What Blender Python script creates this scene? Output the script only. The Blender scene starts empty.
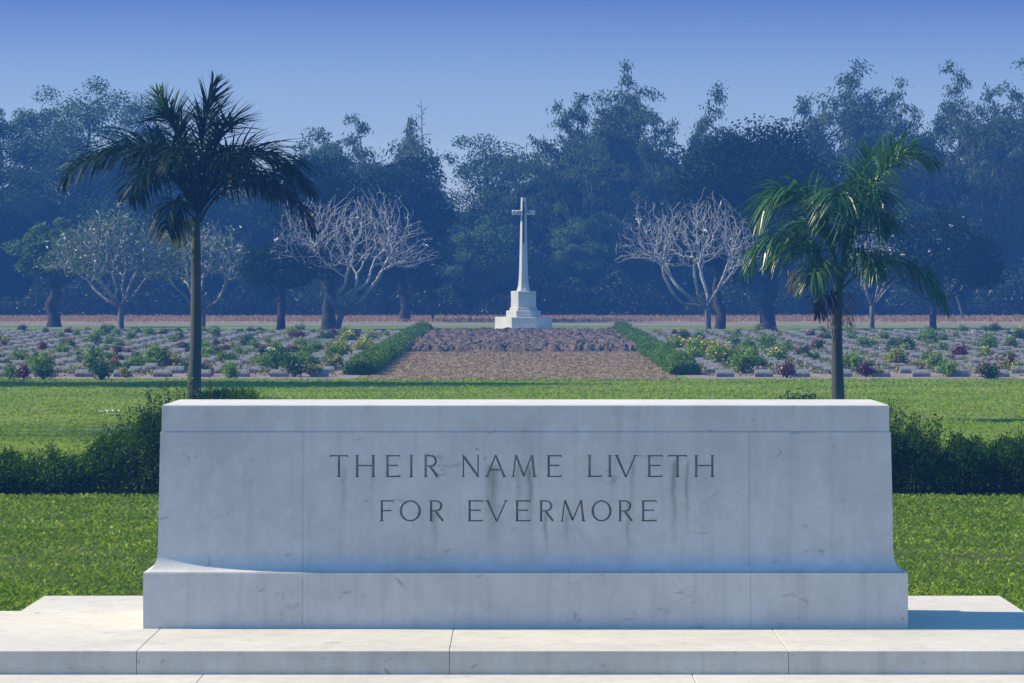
import bpy, bmesh, math, random
import numpy as np
from mathutils import Vector, Matrix

SC = bpy.context.scene
C = SC.collection
PI = math.pi
F = 4000.0; EYE = 1.94; VX = 522.0; VY = 290.0
SUN_EL = math.radians(36); SUN_AZ = math.radians(174)      # direction of the sun, counter-clockwise from +X
SUN_DIR = Vector((math.cos(SUN_EL)*math.cos(SUN_AZ), math.cos(SUN_EL)*math.sin(SUN_AZ), math.sin(SUN_EL)))

def gz(y):
    """ground height: level lawn, then a very gentle rise"""
    return max(0.0, 0.0053*(y-86.0))
def at(px, py, Y):
    return Vector(((px-VX)*Y/F, Y, EYE-(py-VY)*Y/F))
def ydist(py):
    """distance of the ground seen at picture height py"""
    Y = EYE*F/(py-VY)
    return Y if Y <= 86 else (EYE+0.0053*86)*F/((py-VY)+0.0053*F)

# ------------------------------------------------------------------ mesh collector
class MB:
    def __init__(s): s.v = []; s.f = []; s.n = 0; s.mi = []
    def add(s, v, f, m=0):
        v = np.asarray(v, float); f = np.asarray(f, np.int64)
        s.v.append(v); s.f.append(f+s.n); s.n += len(v); s.mi.append(np.full(len(f), m, np.int32))
    def box(s, a, b, m=0):
        x0,y0,z0 = a; x1,y1,z1 = b
        s.add([(x0,y0,z0),(x1,y0,z0),(x1,y1,z0),(x0,y1,z0),(x0,y0,z1),(x1,y0,z1),(x1,y1,z1),(x0,y1,z1)],
              [(0,3,2,1),(4,5,6,7),(0,1,5,4),(1,2,6,5),(2,3,7,6),(3,0,4,7)], m)
    def loops(s, rings, m=0, cap=True):
        """stack of equal length rings -> closed skin"""
        n = len(rings[0]); v = np.concatenate([np.asarray(r, float) for r in rings])
        f = []
        for k in range(len(rings)-1):
            for i in range(n):
                j = (i+1) % n
                f.append((k*n+i, k*n+j, (k+1)*n+j, (k+1)*n+i))
        s.add(v, f, m)
        if cap:
            for r, rev in ((rings[0], True), (rings[-1], False)):
                r = np.asarray(r, float)
                idx = list(range(n))
                if rev: idx = idx[::-1]
                s.add(r, np.array([idx]), m)
    def tube(s, pts, rad, sides=6, m=0, cap=False):
        pts = np.asarray(pts, float); rad = np.asarray(rad, float)
        t = np.gradient(pts, axis=0); t /= (np.linalg.norm(t, axis=1, keepdims=True)+1e-9)
        ref = np.array([0.,1.,0.]) if abs(t[0][1]) < .9 else np.array([1.,0.,0.])
        a = np.cross(t, ref); a /= (np.linalg.norm(a, axis=1, keepdims=True)+1e-9)
        b = np.cross(t, a)
        ang = np.arange(sides)*2*PI/sides
        ring = pts[:,None,:] + rad[:,None,None]*(np.cos(ang)[None,:,None]*a[:,None,:] + np.sin(ang)[None,:,None]*b[:,None,:])
        k = len(pts); v = ring.reshape(-1,3)
        i = np.arange(sides); j = (i+1) % sides
        f = np.concatenate([np.stack([q*sides+i, (q+1)*sides+i, (q+1)*sides+j, q*sides+j], 1) for q in range(k-1)])
        s.add(v, f, m)
        if cap:
            s.add(ring[-1], np.array([list(range(sides))]), m)
    def build(s, name, mats, parent=None, smooth=False, loc=None):
        me = bpy.data.meshes.new(name)
        V = np.concatenate(s.v) if s.v else np.zeros((0,3))
        sizes = np.concatenate([np.full(len(f), f.shape[1]) for f in s.f]); L = np.concatenate([f.ravel() for f in s.f])
        me.vertices.add(len(V)); me.vertices.foreach_set('co', V.astype(np.float32).ravel())
        me.loops.add(len(L)); me.loops.foreach_set('vertex_index', L.astype(np.int32))
        me.polygons.add(len(sizes)); st = np.concatenate([[0], np.cumsum(sizes)[:-1]])
        me.polygons.foreach_set('loop_start', st.astype(np.int32))
        me.polygons.foreach_set('material_index', np.concatenate(s.mi).astype(np.int32))
        me.polygons.foreach_set('use_smooth', np.full(len(sizes), smooth))
        me.update(calc_edges=True); me.validate()
        for mm in (mats if isinstance(mats, (list,tuple)) else [mats]): me.materials.append(mm)
        o = bpy.data.objects.new(name, me); C.objects.link(o)
        if parent: o.parent = parent
        if loc is not None: o.location = loc
        return o

def tag(o, label=None, cat=None, group=None, kind=None):
    if label: o['label'] = label
    if cat: o['category'] = cat
    if group: o['group'] = group
    if kind: o['kind'] = kind
    return o
def empty(name, loc, label, cat, group=None):
    o = bpy.data.objects.new(name, None); C.objects.link(o); o.location = loc; o.empty_display_size = .2
    return tag(o, label, cat, group)
def copy_tree(o, parent=None):
    c = o.copy(); C.objects.link(c)
    if parent: c.parent = parent
    for ch in o.children: copy_tree(ch, c)
    return c

# ------------------------------------------------------------------ materials
def mat(name):
    m = bpy.data.materials.new(name); m.use_nodes = True
    nt = m.node_tree; nt.nodes.clear()
    out = nt.nodes.new('ShaderNodeOutputMaterial')
    return m, nt, out
def N(nt, t, **kw):
    n = nt.nodes.new(t)
    for k, v in kw.items():
        if k.startswith('i_'):
            key = k[2:]
            n.inputs[int(key) if key.isdigit() else key.replace('_',' ')].default_value = v
        else: setattr(n, k, v)
    return n
def lk(nt, a, b): nt.links.new(a, b)
def noise(nt, vec, scale, detail=4, rough=.6, dist=0):
    n = N(nt, 'ShaderNodeTexNoise'); n.inputs['Scale'].default_value = scale; n.inputs['Detail'].default_value = detail
    n.inputs['Roughness'].default_value = rough; n.inputs['Distortion'].default_value = dist
    lk(nt, vec, n.inputs['Vector']); return n.outputs['Fac']
def ramp(nt, fac, stops):
    r = N(nt, 'ShaderNodeValToRGB'); e = r.color_ramp.elements
    while len(e) > 1: e.remove(e[-1])
    e[0].position = stops[0][0]; e[0].color = (*stops[0][1], 1)
    for p, c in stops[1:]:
        q = e.new(p); q.color = (*c, 1)
    lk(nt, fac, r.inputs[0]); return r.outputs[0]
def g(v): return (v, v, v)
def mixc(nt, fac, a, b, mode='MIX'):
    m = N(nt, 'ShaderNodeMix', data_type='RGBA', blend_type=mode)
    for sock, val in ((m.inputs[0], fac), (m.inputs[6], a), (m.inputs[7], b)):
        if hasattr(val, 'links') or isinstance(val, bpy.types.NodeSocket): lk(nt, val, sock)
        elif isinstance(val, (int, float)): sock.default_value = val
        else: sock.default_value = (*val, 1)
    return m.outputs[2]
def math_(nt, op, a, b=0.0, clamp=False):
    m = N(nt, 'ShaderNodeMath', operation=op, use_clamp=clamp)
    for i, val in enumerate((a, b)):
        if isinstance(val, bpy.types.NodeSocket): lk(nt, val, m.inputs[i])
        else: m.inputs[i].default_value = val
    return m.outputs[0]
def mapping(nt, vec, scale):
    m = N(nt, 'ShaderNodeMapping'); m.inputs['Scale'].default_value = scale; lk(nt, vec, m.inputs['Vector']); return m.outputs[0]
def bump(nt, h, strength, dist):
    b = N(nt, 'ShaderNodeBump'); b.inputs['Strength'].default_value = strength; b.inputs['Distance'].default_value = dist
    lk(nt, h, b.inputs['Height']); return b.outputs[0]
def coords(nt, which='Object'):
    return N(nt, 'ShaderNodeTexCoord').outputs[which]

def simple(name, stops, scale=4, rough=.85, bumpd=0, detail=5, spec=.3, which='Object', stretch=None):
    m, nt, out = mat(name)
    co = coords(nt, which)
    if stretch: co = mapping(nt, co, stretch)
    n = noise(nt, co, scale, detail)
    p = N(nt, 'ShaderNodeBsdfPrincipled'); p.inputs['Roughness'].default_value = rough
    p.inputs['Specular IOR Level'].default_value = spec
    lk(nt, ramp(nt, n, stops), p.inputs['Base Color'])
    if bumpd: lk(nt, bump(nt, n, 1, bumpd), p.inputs['Normal'])
    lk(nt, p.outputs[0], out.inputs[0]); return m

def leafmat(name, c1, c2, c3=None, scale=1.2, trans=.3, gloss=.06, rough=.45, rnd=True):
    """leaves: light and dark tones by leaf and by clump, some light coming through"""
    m, nt, out = mat(name)
    geo = N(nt, 'ShaderNodeNewGeometry')
    n = noise(nt, coords(nt), scale, 3)
    r = geo.outputs['Random Per Island']
    f = math_(nt, 'ADD', math_(nt, 'MULTIPLY', n, .6), math_(nt, 'MULTIPLY', r, .4))
    col = ramp(nt, f, [(.3, c1), (.68, c2)] + ([(.8, c3)] if c3 else []))
    d = N(nt, 'ShaderNodeBsdfDiffuse'); t = N(nt, 'ShaderNodeBsdfTranslucent'); gl = N(nt, 'ShaderNodeBsdfGlossy')
    gl.inputs['Roughness'].default_value = rough; gl.inputs['Color'].default_value = (.8,.8,.8,1)
    lk(nt, col, d.inputs['Color'])
    lk(nt, mixc(nt, 1.0, col, (1.0,1.0,.35), 'MULTIPLY'), t.inputs['Color'])
    a = N(nt, 'ShaderNodeMixShader'); a.inputs[0].default_value = trans
    lk(nt, d.outputs[0], a.inputs[1]); lk(nt, t.outputs[0], a.inputs[2])
    b = N(nt, 'ShaderNodeMixShader'); b.inputs[0].default_value = gloss
    lk(nt, a.outputs[0], b.inputs[1]); lk(nt, gl.outputs[0], b.inputs[2])
    lk(nt, b.outputs[0], out.inputs[0]); return m

def stone_mat(name, base=(.62,.59,.535), streaks=None, letters=False):
    m, nt, out = mat(name)
    co = coords(nt)
    big = noise(nt, co, 1.6, 6, .65, .4); fine = noise(nt, co, 22, 6, .7); spots = noise(nt, mapping(nt, co, (1.3,1.3,.8)), 9, 8, .72, .3)
    med = noise(nt, co, 5.5, 7, .72, .6); mixn = math_(nt, 'ADD', math_(nt, 'MULTIPLY', big, .55), math_(nt, 'MULTIPLY', med, .45))
    col = ramp(nt, mixn, [(.34, tuple(c*.83 for c in base)), (.5, base), (.64, tuple(min(1,c*1.14) for c in base))])
    col = mixc(nt, math_(nt, 'MULTIPLY', fine, .5), col, tuple(c*.72 for c in base))
    # small dark pits and scuffs
    pit = ramp(nt, noise(nt, mapping(nt, co, (1,1,1.8)), 6.5, 8, .62, 1.2), [(.635, g(0)), (.70, g(1))])
    col = mixc(nt, math_(nt, 'MULTIPLY', pit, .55), col, (.24,.235,.22))
    # pale lime bloom
    bl = ramp(nt, spots, [(.50, g(0)), (.70, g(1))])
    col = mixc(nt, math_(nt, 'MULTIPLY', math_(nt, 'MULTIPLY', bl, math_(nt, 'ADD', fine, .4)), .36), col, (.72,.70,.66))
    sep = N(nt, 'ShaderNodeSeparateXYZ'); lk(nt, co, sep.inputs[0])
    st = ramp(nt, noise(nt, mapping(nt, co, (14,14,.9)), 1.0, 4, .6), [(.5, g(0)), (.72, g(1))])
    col = mixc(nt, math_(nt, 'MULTIPLY', st, .34), col, tuple(c*.62 for c in base))
    if streaks:
        tot = None
        wob = noise(nt, mapping(nt, co, (2,2,9)), 2.0, 3)
        xw = math_(nt, 'ADD', sep.outputs[0], math_(nt, 'MULTIPLY', math_(nt, 'SUBTRACT', wob, .5), .03))
        brk = noise(nt, mapping(nt, co, (60,60,5)), 1.0, 4)
        for (x, w, z0, z1, k) in streaks:
            d = math_(nt, 'DIVIDE', math_(nt, 'ABSOLUTE', math_(nt, 'SUBTRACT', xw, x)), w)
            a = math_(nt, 'SUBTRACT', 1.0, d, True)
            up = N(nt, 'ShaderNodeMapRange'); up.interpolation_type = 'SMOOTHSTEP'
            up.inputs[1].default_value = z1+.02; up.inputs[2].default_value = z1-.03; lk(nt, sep.outputs[2], up.inputs[0])
            dn = N(nt, 'ShaderNodeMapRange'); dn.inputs[1].default_value = z0; dn.inputs[2].default_value = z1
            lk(nt, sep.outputs[2], dn.inputs[0])
            v = math_(nt, 'MULTIPLY', math_(nt, 'MULTIPLY', a, up.outputs[0]), dn.outputs[0], True)
            v = math_(nt, 'MULTIPLY', v, math_(nt, 'MULTIPLY', brk, 2*k))
            tot = v if tot is None else math_(nt, 'MAXIMUM', tot, v)
        col = mixc(nt, math_(nt, 'MINIMUM', math_(nt, 'MULTIPLY', tot, .75), .7), col, (.22,.225,.175))
    p = N(nt, 'ShaderNodeBsdfPrincipled'); p.inputs['Roughness'].default_value = .8; p.inputs['Specular IOR Level'].default_value = .25
    lk(nt, col, p.inputs['Base Color'])
    h = math_(nt, 'ADD', math_(nt, 'MULTIPLY', fine, .6), math_(nt, 'MULTIPLY', pit, -.8))
    lk(nt, bump(nt, h, .6, .0025), p.inputs['Normal'])
    lk(nt, p.outputs[0], out.inputs[0]); return m

M = {}
S = 208.1
def lx(px): return (px-525.5)/S
M['stone'] = stone_mat('pale_limestone')
zt = .95
streaks = [(lx(492), .045, .30, .78, 1.3), (lx(530), .022, .45, .78, 1.2), (lx(518),.02,.5,.78,.8), (lx(674), .02, .36, .80, 1.3), (lx(687), .014, .42, .80, 1.0),
           (lx(632), .018, .45, .80, .7), (lx(546), .016, .32, .55, 1.0), (lx(435), .025, .33, .56, .9), (lx(628), .014, .32, .6, 1.0),
           (lx(566), .022, .35, .55, .7), (lx(372), .02, .5, .8, .6), (lx(344), .018, .5, .78, .5)]
M['stone_front'] = stone_mat('stained_limestone', (.60,.575,.525), streaks)
M['step'] = stone_mat('step_limestone', (.60,.55,.46))
M['letter'] = simple('weathered_shaded_letter_cut', [(.35,(.16,.165,.15)),(.65,(.30,.30,.27))], 12, .95)  # dark tone for dirt and for the shade inside the carved cuts
M['cross_stone'] = simple('cross_stone', [(.3,(.50,.48,.44)),(.7,(.62,.60,.55))], 2, .8)
M['soil'] = simple('mulched_soil', [(.3,(.14,.10,.05)),(.5,(.24,.175,.095)),(.7,(.32,.25,.15))], 1.0, .95, .0, 8, stretch=(7,.45,1))
M['clods'] = simple('dug_soil', [(.3,(.05,.036,.028)),(.55,(.13,.095,.07)),(.75,(.23,.17,.12))], 3.2, .95, .03, 6)
M['gravesoil'] = simple('grave_garden_soil', [(.3,(.14,.12,.07)),(.5,(.25,.19,.15)),(.72,(.34,.25,.21))], 2.2, .95, .02, 6)
M['path'] = simple('path_gravel', [(.3,(.17,.165,.155)),(.7,(.25,.24,.22))], 3, .9)
M['dry'] = simple('dry_field', [(.3,(.34,.21,.14)),(.7,(.48,.32,.22))], .6, .95, stretch=(1,.2,1))
M['bark_dark'] = simple('dark_bark', [(.3,(.018,.015,.012)),(.7,(.05,.042,.035))], 5, .95, .02, stretch=(2,2,.5))
M['bark_pale'] = simple('pale_grey_bark', [(.3,(.30,.285,.26)),(.7,(.52,.50,.46))], 4, .8)
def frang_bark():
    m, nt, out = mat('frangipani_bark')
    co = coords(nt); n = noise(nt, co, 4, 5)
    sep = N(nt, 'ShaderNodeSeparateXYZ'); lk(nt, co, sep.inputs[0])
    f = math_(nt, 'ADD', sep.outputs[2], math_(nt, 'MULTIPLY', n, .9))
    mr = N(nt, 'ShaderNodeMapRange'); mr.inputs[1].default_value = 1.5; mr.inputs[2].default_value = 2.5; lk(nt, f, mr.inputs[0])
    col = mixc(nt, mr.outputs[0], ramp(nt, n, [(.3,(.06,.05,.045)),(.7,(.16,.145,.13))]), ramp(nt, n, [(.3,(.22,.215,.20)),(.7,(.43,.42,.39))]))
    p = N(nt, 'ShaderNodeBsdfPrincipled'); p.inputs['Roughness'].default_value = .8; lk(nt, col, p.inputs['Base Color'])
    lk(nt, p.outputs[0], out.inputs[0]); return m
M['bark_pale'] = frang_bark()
M['bark_mid'] = simple('grey_bark', [(.3,(.10,.085,.075)),(.7,(.26,.23,.20))], 4, .85)
M['frond'] = leafmat('palm_frond_green', (.016,.055,.008), (.055,.16,.018), None, 1.5, .24, .05, .38)
M['frond_backlit'] = leafmat('backlit_palm_frond', (.004,.014,.003), (.013,.036,.007), None, 1.5, .14, .012, .4)  # backlit darkness of the taller palm put into its leaf colour
M['frond_bright'] = leafmat('bright_frond_green', (.035,.10,.018), (.08,.17,.03), None, 1.5, .4, .06, .4)  # brighter green than the other fronds
M['frond_yellow'] = leafmat('yellowing_frond', (.10,.14,.02), (.30,.28,.03), None, 3, .4, .05, .5)
M['frond_dry'] = leafmat('browning_frond', (.015,.013,.010), (.045,.028,.018), None, 1.5, .15, .02, .4)
M['dead'] = leafmat('dead_palm_fibre', (.09,.07,.045), (.22,.17,.11), None, 3, .2, .02)
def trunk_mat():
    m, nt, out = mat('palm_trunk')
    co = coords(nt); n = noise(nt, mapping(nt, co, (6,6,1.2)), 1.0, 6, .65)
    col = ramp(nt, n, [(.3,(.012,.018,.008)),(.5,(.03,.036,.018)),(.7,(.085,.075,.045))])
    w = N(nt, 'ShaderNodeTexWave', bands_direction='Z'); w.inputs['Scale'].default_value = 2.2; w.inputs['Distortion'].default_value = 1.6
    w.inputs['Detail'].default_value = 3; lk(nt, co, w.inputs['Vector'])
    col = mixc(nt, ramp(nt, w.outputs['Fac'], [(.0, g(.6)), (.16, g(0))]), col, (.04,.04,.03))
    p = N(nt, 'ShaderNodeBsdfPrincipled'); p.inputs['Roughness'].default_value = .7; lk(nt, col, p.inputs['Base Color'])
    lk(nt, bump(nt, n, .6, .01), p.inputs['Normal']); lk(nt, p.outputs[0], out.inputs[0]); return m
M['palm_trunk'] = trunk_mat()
M['shaft'] = simple('green_crownshaft', [(.3,(.02,.035,.012)),(.6,(.04,.06,.02)),(.8,(.12,.08,.03))], 3, .5, stretch=(4,4,.6))
M['hedge'] = leafmat('hedge_leaves', (.010,.032,.003), (.055,.135,.012), (.24,.43,.05), 1.5, .38, .0)
M['twig'] = simple('hedge_twigs', [(.3,(.03,.03,.018)),(.7,(.08,.075,.045))], 8, .9)
M['grass'] = leafmat('lawn_blades', (.08,.16,.008), (.26,.38,.028), (.58,.62,.18), 1.4, .40, .01, .4)
M['grass_far'] = leafmat('far_lawn_blades', (.15,.24,.012), (.29,.42,.03), (.42,.48,.09), .35, .38, .0)
M['border'] = leafmat('border_shrub_leaves', (.05,.12,.02), (.16,.27,.045), None, 1.5, .4, .0)
M['frang_leaf'] = leafmat('frangipani_leaves', (.05,.10,.04), (.10,.17,.06), None, 1, .35, .05)
M['white_petal'] = simple('white_petals', [(.3,(.78,.78,.74)),(.7,(.85,.84,.78))], 3, .6)
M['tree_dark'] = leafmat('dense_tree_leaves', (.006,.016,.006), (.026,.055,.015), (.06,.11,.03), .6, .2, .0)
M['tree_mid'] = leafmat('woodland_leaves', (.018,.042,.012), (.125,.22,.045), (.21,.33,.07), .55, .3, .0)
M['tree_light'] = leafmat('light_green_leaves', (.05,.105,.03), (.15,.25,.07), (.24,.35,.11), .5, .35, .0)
M['bamboo'] = leafmat('bamboo_leaves', (.045,.075,.025), (.115,.16,.055), (.16,.21,.08), .4, .3, .0)
M['culm'] = simple('bamboo_culm', [(.3,(.10,.12,.05)),(.7,(.22,.22,.10))], 2, .6)
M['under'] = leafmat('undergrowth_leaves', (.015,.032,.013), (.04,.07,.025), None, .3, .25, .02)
M['marker'] = simple('marker_stone', [(.3,(.13,.125,.12)),(.7,(.26,.245,.235))], 5, .85, .004)
M['plaque'] = simple('grave_plaque', [(.3,(.13,.125,.12)),(.7,(.26,.25,.23))], 20, .5)
M['lawnbase'] = None
def lawn_mat():
    m, nt, out = mat('lawn_ground')
    co = coords(nt)
    a = noise(nt, co, .25, 5, .6); b = noise(nt, co, 9, 6, .7); c = noise(nt, mapping(nt, co, (.5,.22,1)), .9, 4, .6)
    col = ramp(nt, a, [(.3,(.11,.18,.02)),(.55,(.19,.26,.035)),(.72,(.28,.29,.07))])
    col = mixc(nt, ramp(nt, c, [(.5,g(0)),(.7,g(.5))]), col, (.23,.20,.09))
    sy = N(nt, 'ShaderNodeSeparateXYZ'); lk(nt, co, sy.inputs[0])
    th = N(nt, 'ShaderNodeMapRange'); th.inputs[1].default_value = 36; th.inputs[2].default_value = 48; lk(nt, sy.outputs[1], th.inputs[0])
    e = noise(nt, co, 30, 5, .7)
    thatch = ramp(nt, e, [(.35,(.03,.04,.010)),(.6,(.10,.13,.025)),(.75,(.19,.15,.06))])
    col = mixc(nt, th.outputs[0], thatch, mixc(nt, ramp(nt, b, [(.35,g(.6)),(.6,g(0))]), col, (.07,.09,.02)))
    p = N(nt, 'ShaderNodeBsdfPrincipled'); p.inputs['Roughness'].default_value = .95; p.inputs['Specular IOR Level'].default_value = .1
    lk(nt, col, p.inputs['Base Color']); lk(nt, bump(nt, b, 1, .03), p.inputs['Normal'])
    lk(nt, p.outputs[0], out.inputs[0]); return m
M['lawnbase'] = lawn_mat()

# ------------------------------------------------------------------ leaf clouds and branches
def leaf_quads(P, L, W, rng, flat=0.0, droop=0.0, base_dir=None):
    n = len(P)
    u = rng.normal(size=(n,3))
    if base_dir is not None: u = u*.45 + base_dir
    u[:,2] -= droop
    if flat: u[:,2] *= (1-flat)
    u /= np.linalg.norm(u, axis=1, keepdims=True)
    w = rng.normal(size=(n,3))
    if flat: w[:,2] *= (1-flat)
    v = w - (w*u).sum(1, keepdims=True)*u; v /= (np.linalg.norm(v, axis=1, keepdims=True)+1e-9)
    l = (L*rng.uniform(.6,1.25,n))[:,None]*.5; ww = (W*rng.uniform(.7,1.2,n))[:,None]*.5
    V = np.stack([P-u*l, P+v*ww-u*l*.1, P+u*l, P-v*ww-u*l*.1], 1).reshape(-1,3)
    return V, np.arange(4*n).reshape(n,4)

def grow(start, att, step, kill, rng, jitter=.25, infl=99, iters=90, up=0.0, par0=None, free=7):
    """branches grow towards the points they have to reach"""
    nodes = [np.array(p, float) for p in start]; par = list(par0) if par0 else [-1]+list(range(len(start)-1))
    att = np.asarray(att, float)
    X = np.array(nodes); best = np.full(len(att), 1e9); bi = np.zeros(len(att), int)
    d = np.linalg.norm(att[:,None]-X[None], axis=2); bi = d.argmin(1); best = d.min(1)
    seen = {}
    for it in range(iters):
        if len(att) == 0: break
        ok = best < (infl if it > free else 99)
        new = []
        for i in np.unique(bi[ok]):
            if seen.get(i, 0) > 3: continue
            a = att[(bi == i) & ok]
            dv = a-nodes[i]; dv /= np.linalg.norm(dv, axis=1, keepdims=True)+1e-9
            q = dv.mean(0); q[2] += up
            q = q/(np.linalg.norm(q)+1e-9) + rng.normal(size=3)*jitter
            q /= np.linalg.norm(q)
            seen[i] = seen.get(i, 0)+1
            new.append((i, nodes[i]+q*step))
        if not new: break
        k0 = len(nodes)
        for i, p in new: nodes.append(p); par.append(int(i))
        Xn = np.array([p for _, p in new])
        d = np.linalg.norm(att[:,None]-Xn[None], axis=2); j = d.argmin(1); dm = d[np.arange(len(att)), j]
        imp = dm < best; best[imp] = dm[imp]; bi[imp] = k0+j[imp]
        keep = best > kill
        att, best, bi = att[keep], best[keep], bi[keep]
    return np.array(nodes), par

def branch_mesh(mb, nodes, par, rtip, rroot, sides=5, m=0):
    n = len(nodes); ch = [[] for _ in range(n)]
    for i, p in enumerate(par):
        if p >= 0: ch[p].append(i)
    cnt = np.zeros(n)
    for i in range(n-1, -1, -1):
        if not ch[i]: cnt[i] = 1
        if par[i] >= 0: cnt[par[i]] += cnt[i]
    e = math.log(max(rroot/rtip, 1.01))/math.log(max(cnt[0], 2))
    r = rtip*cnt**e
    stack = [(0, None)]
    while stack:
        i, p = stack.pop()
        chain = ([p] if p is not None else []) + [i]
        while ch[chain[-1]]:
            c = sorted(ch[chain[-1]], key=lambda q: -cnt[q])
            for q in c[1:]: stack.append((q, chain[-1]))
            chain.append(c[0])
        if len(chain) < 2: continue
        rr = r[chain].copy()
        if p is not None: rr[0] = min(rr[0], rr[1]*1.15)
        mb.tube(nodes[chain], rr, sides if rr[0] > rtip*2.2 else 4, m)
    tips = [i for i in range(n) if not ch[i]]
    return tips

def ellipsoid_pts(n, c, r, rng, inner=.35, lumps=7, floor=None):
    u = rng.normal(size=(n,3)); u /= np.linalg.norm(u, axis=1, keepdims=True)
    lu = rng.normal(size=(lumps,3)); lu /= np.linalg.norm(lu, axis=1, keepdims=True)
    k = 1 + .34*np.clip((u@lu.T).max(1)-.72, 0, 1)*4 - .26
    rad = k*(inner + (1-inner)*rng.uniform(0,1,n)**.6)
    P = u*rad[:,None]*np.array(r)+np.array(c)
    if floor is not None: P[:,2] = np.where(P[:,2] < floor, floor+rng.uniform(0,.5,n)*(r[2]*.5), P[:,2])
    return P

def broad_tree(name, label, px, top, by, wpx, leaf, seed, Y=None, crown_lo=.32, ncl=70, npc=90, ls=.30, trunk_w=None, bark='bark_dark',
               cat='tree', group=None, lean=0, clsig=.17, depth=.8, lumps=7, aspect=.5):
    """px, by: foot of the trunk; top: picture height of the crown's top; wpx: crown width"""
    rng = np.random.default_rng(seed)
    Y = Y or ydist(by); s = F/Y; z0 = gz(Y); X = (px-VX)/s
    H = EYE-(top-VY)/s - z0; W = wpx/s
    t = empty(name, (X, Y, z0-.05), label, cat, group)
    c = (lean*W*.5, 0, H*(crown_lo+1)/2); r = (W/2, W/2*depth, H*(1-crown_lo)/2)
    cl = ellipsoid_pts(ncl, c, (r[0]*.88, r[1]*.88, r[2]*.92), rng, .35, lumps)
    rt = trunk_w/s/2 if trunk_w else W*.03
    fork = H*crown_lo*.75
    start = [(0,0,-.1)] + [(rng.normal()*.03*k, rng.normal()*.03*k, fork*k/4) for k in range(1,5)]
    nodes, par = grow(start, cl, max(.35, H*.05), H*.06, rng, .22)
    mb = MB(); branch_mesh(mb, nodes, par, .02, rt, 7)
    a = np.array(start); mb.tube(np.array([[0,0,-.1],[0,0,.25],[0,0,.6]]), [rt*1.5, rt*1.15, rt], 8)
    mb.build('trunk', M[bark], t, True)
    sg = (W+H*.6)/2*clsig*.6
    npts = []
    for q in cl:
        k = int(npc*rng.uniform(.5,1.5)); f = rng.uniform(.65,1.3)
        uu = rng.normal(size=(k,3)); uu *= (rng.uniform(0,1,k)**.42/np.linalg.norm(uu,axis=1))[:,None]
        npts.append(q + uu*1.45*np.array([sg,sg,sg*.62])*f)
    P = np.concatenate(npts); P = P[P[:,2] > .5]
    V, Fq = leaf_quads(P, ls, ls*aspect, rng, .25, .15)
    mb = MB(); mb.add(V, Fq); mb.build('crown', M[leaf], t)
    return t

def bamboo(label, px, top, by, Y, seed, culms=14, spread=1.0, lean=0.0, npl=420, group='bamboo clumps rising over the wood', leaf='bamboo', plume=.72):
    rng = np.random.default_rng(seed)
    s = F/Y; z0 = gz(Y); X = (px-VX)/s; H = EYE-(top-VY)/s-z0
    t = empty('bamboo_clump', (X, Y, z0-.05), label, 'bamboo', group)
    culms = int(culms*1.4); cm = MB(); P = []; D = []
    for k in range(culms):
        a = rng.uniform(0, 2*PI); dx, dy = math.cos(a), math.sin(a)
        h = H*(1.0 if k == 0 else rng.uniform(.70, .99)); ln = rng.uniform(.14,.42)*spread*h*(.4 if k == 0 else 1)
        ox = lean*h*rng.uniform(.7,1.2)
        b0 = np.array([dx*rng.uniform(.1,.7), dy*rng.uniform(.1,.7), 0])
        tt = np.linspace(0,1,14)
        cx = b0[0]+dx*ln*tt**2.2+ox*tt**2; cy = b0[1]+dy*ln*tt**2.2
        cz = h*(tt*1.12 - .13*tt**2 - .16*(math.hypot(dx*ln+ox,dy*ln)/h*3)*tt**6)
        cz *= h/cz.max() if k == 0 else 1
        pts = np.stack([cx,cy,cz],1); cm.tube(pts, np.linspace(.05,.012,14), 5)
        n = int(npl*rng.uniform(.7,1.3)); n = int(n*3); q = rng.uniform(.18,1,n)**.8
        base = np.stack([np.interp(q, tt, pts[:,i]) for i in range(3)],1)
        # sprays gather at the joints
        q2 = np.round(q*13)/13+rng.normal(size=n)*.012
        base = np.stack([np.interp(q2, tt, pts[:,i]) for i in range(3)],1)
        node = np.round(q*13).astype(int); na = rng.uniform(0,2*PI,16)[node]; nr = rng.uniform(.3,1,16)[node]
        rr = plume*(1.35-.5*q)*nr*rng.uniform(.05,1.4,n)
        base += np.stack([np.cos(na)*rr*1.6+rng.normal(size=n)*.16, np.sin(na)*rr*1.6+rng.normal(size=n)*.16, -rr*.55+rng.normal(size=n)*.14],1)
        P.append(base); D.append(np.stack([np.cos(na)*.8, np.sin(na)*.8, np.full(n,-.7)],1))
    P = np.concatenate(P); D = np.concatenate(D)
    V, Fq = leaf_quads(P, .27, .07, rng, 0, .2, D)
    cm.build('culms', M['culm'], t, True)
    mb = MB(); mb.add(V, Fq); mb.build('foliage', M[leaf], t)
    return t

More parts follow.
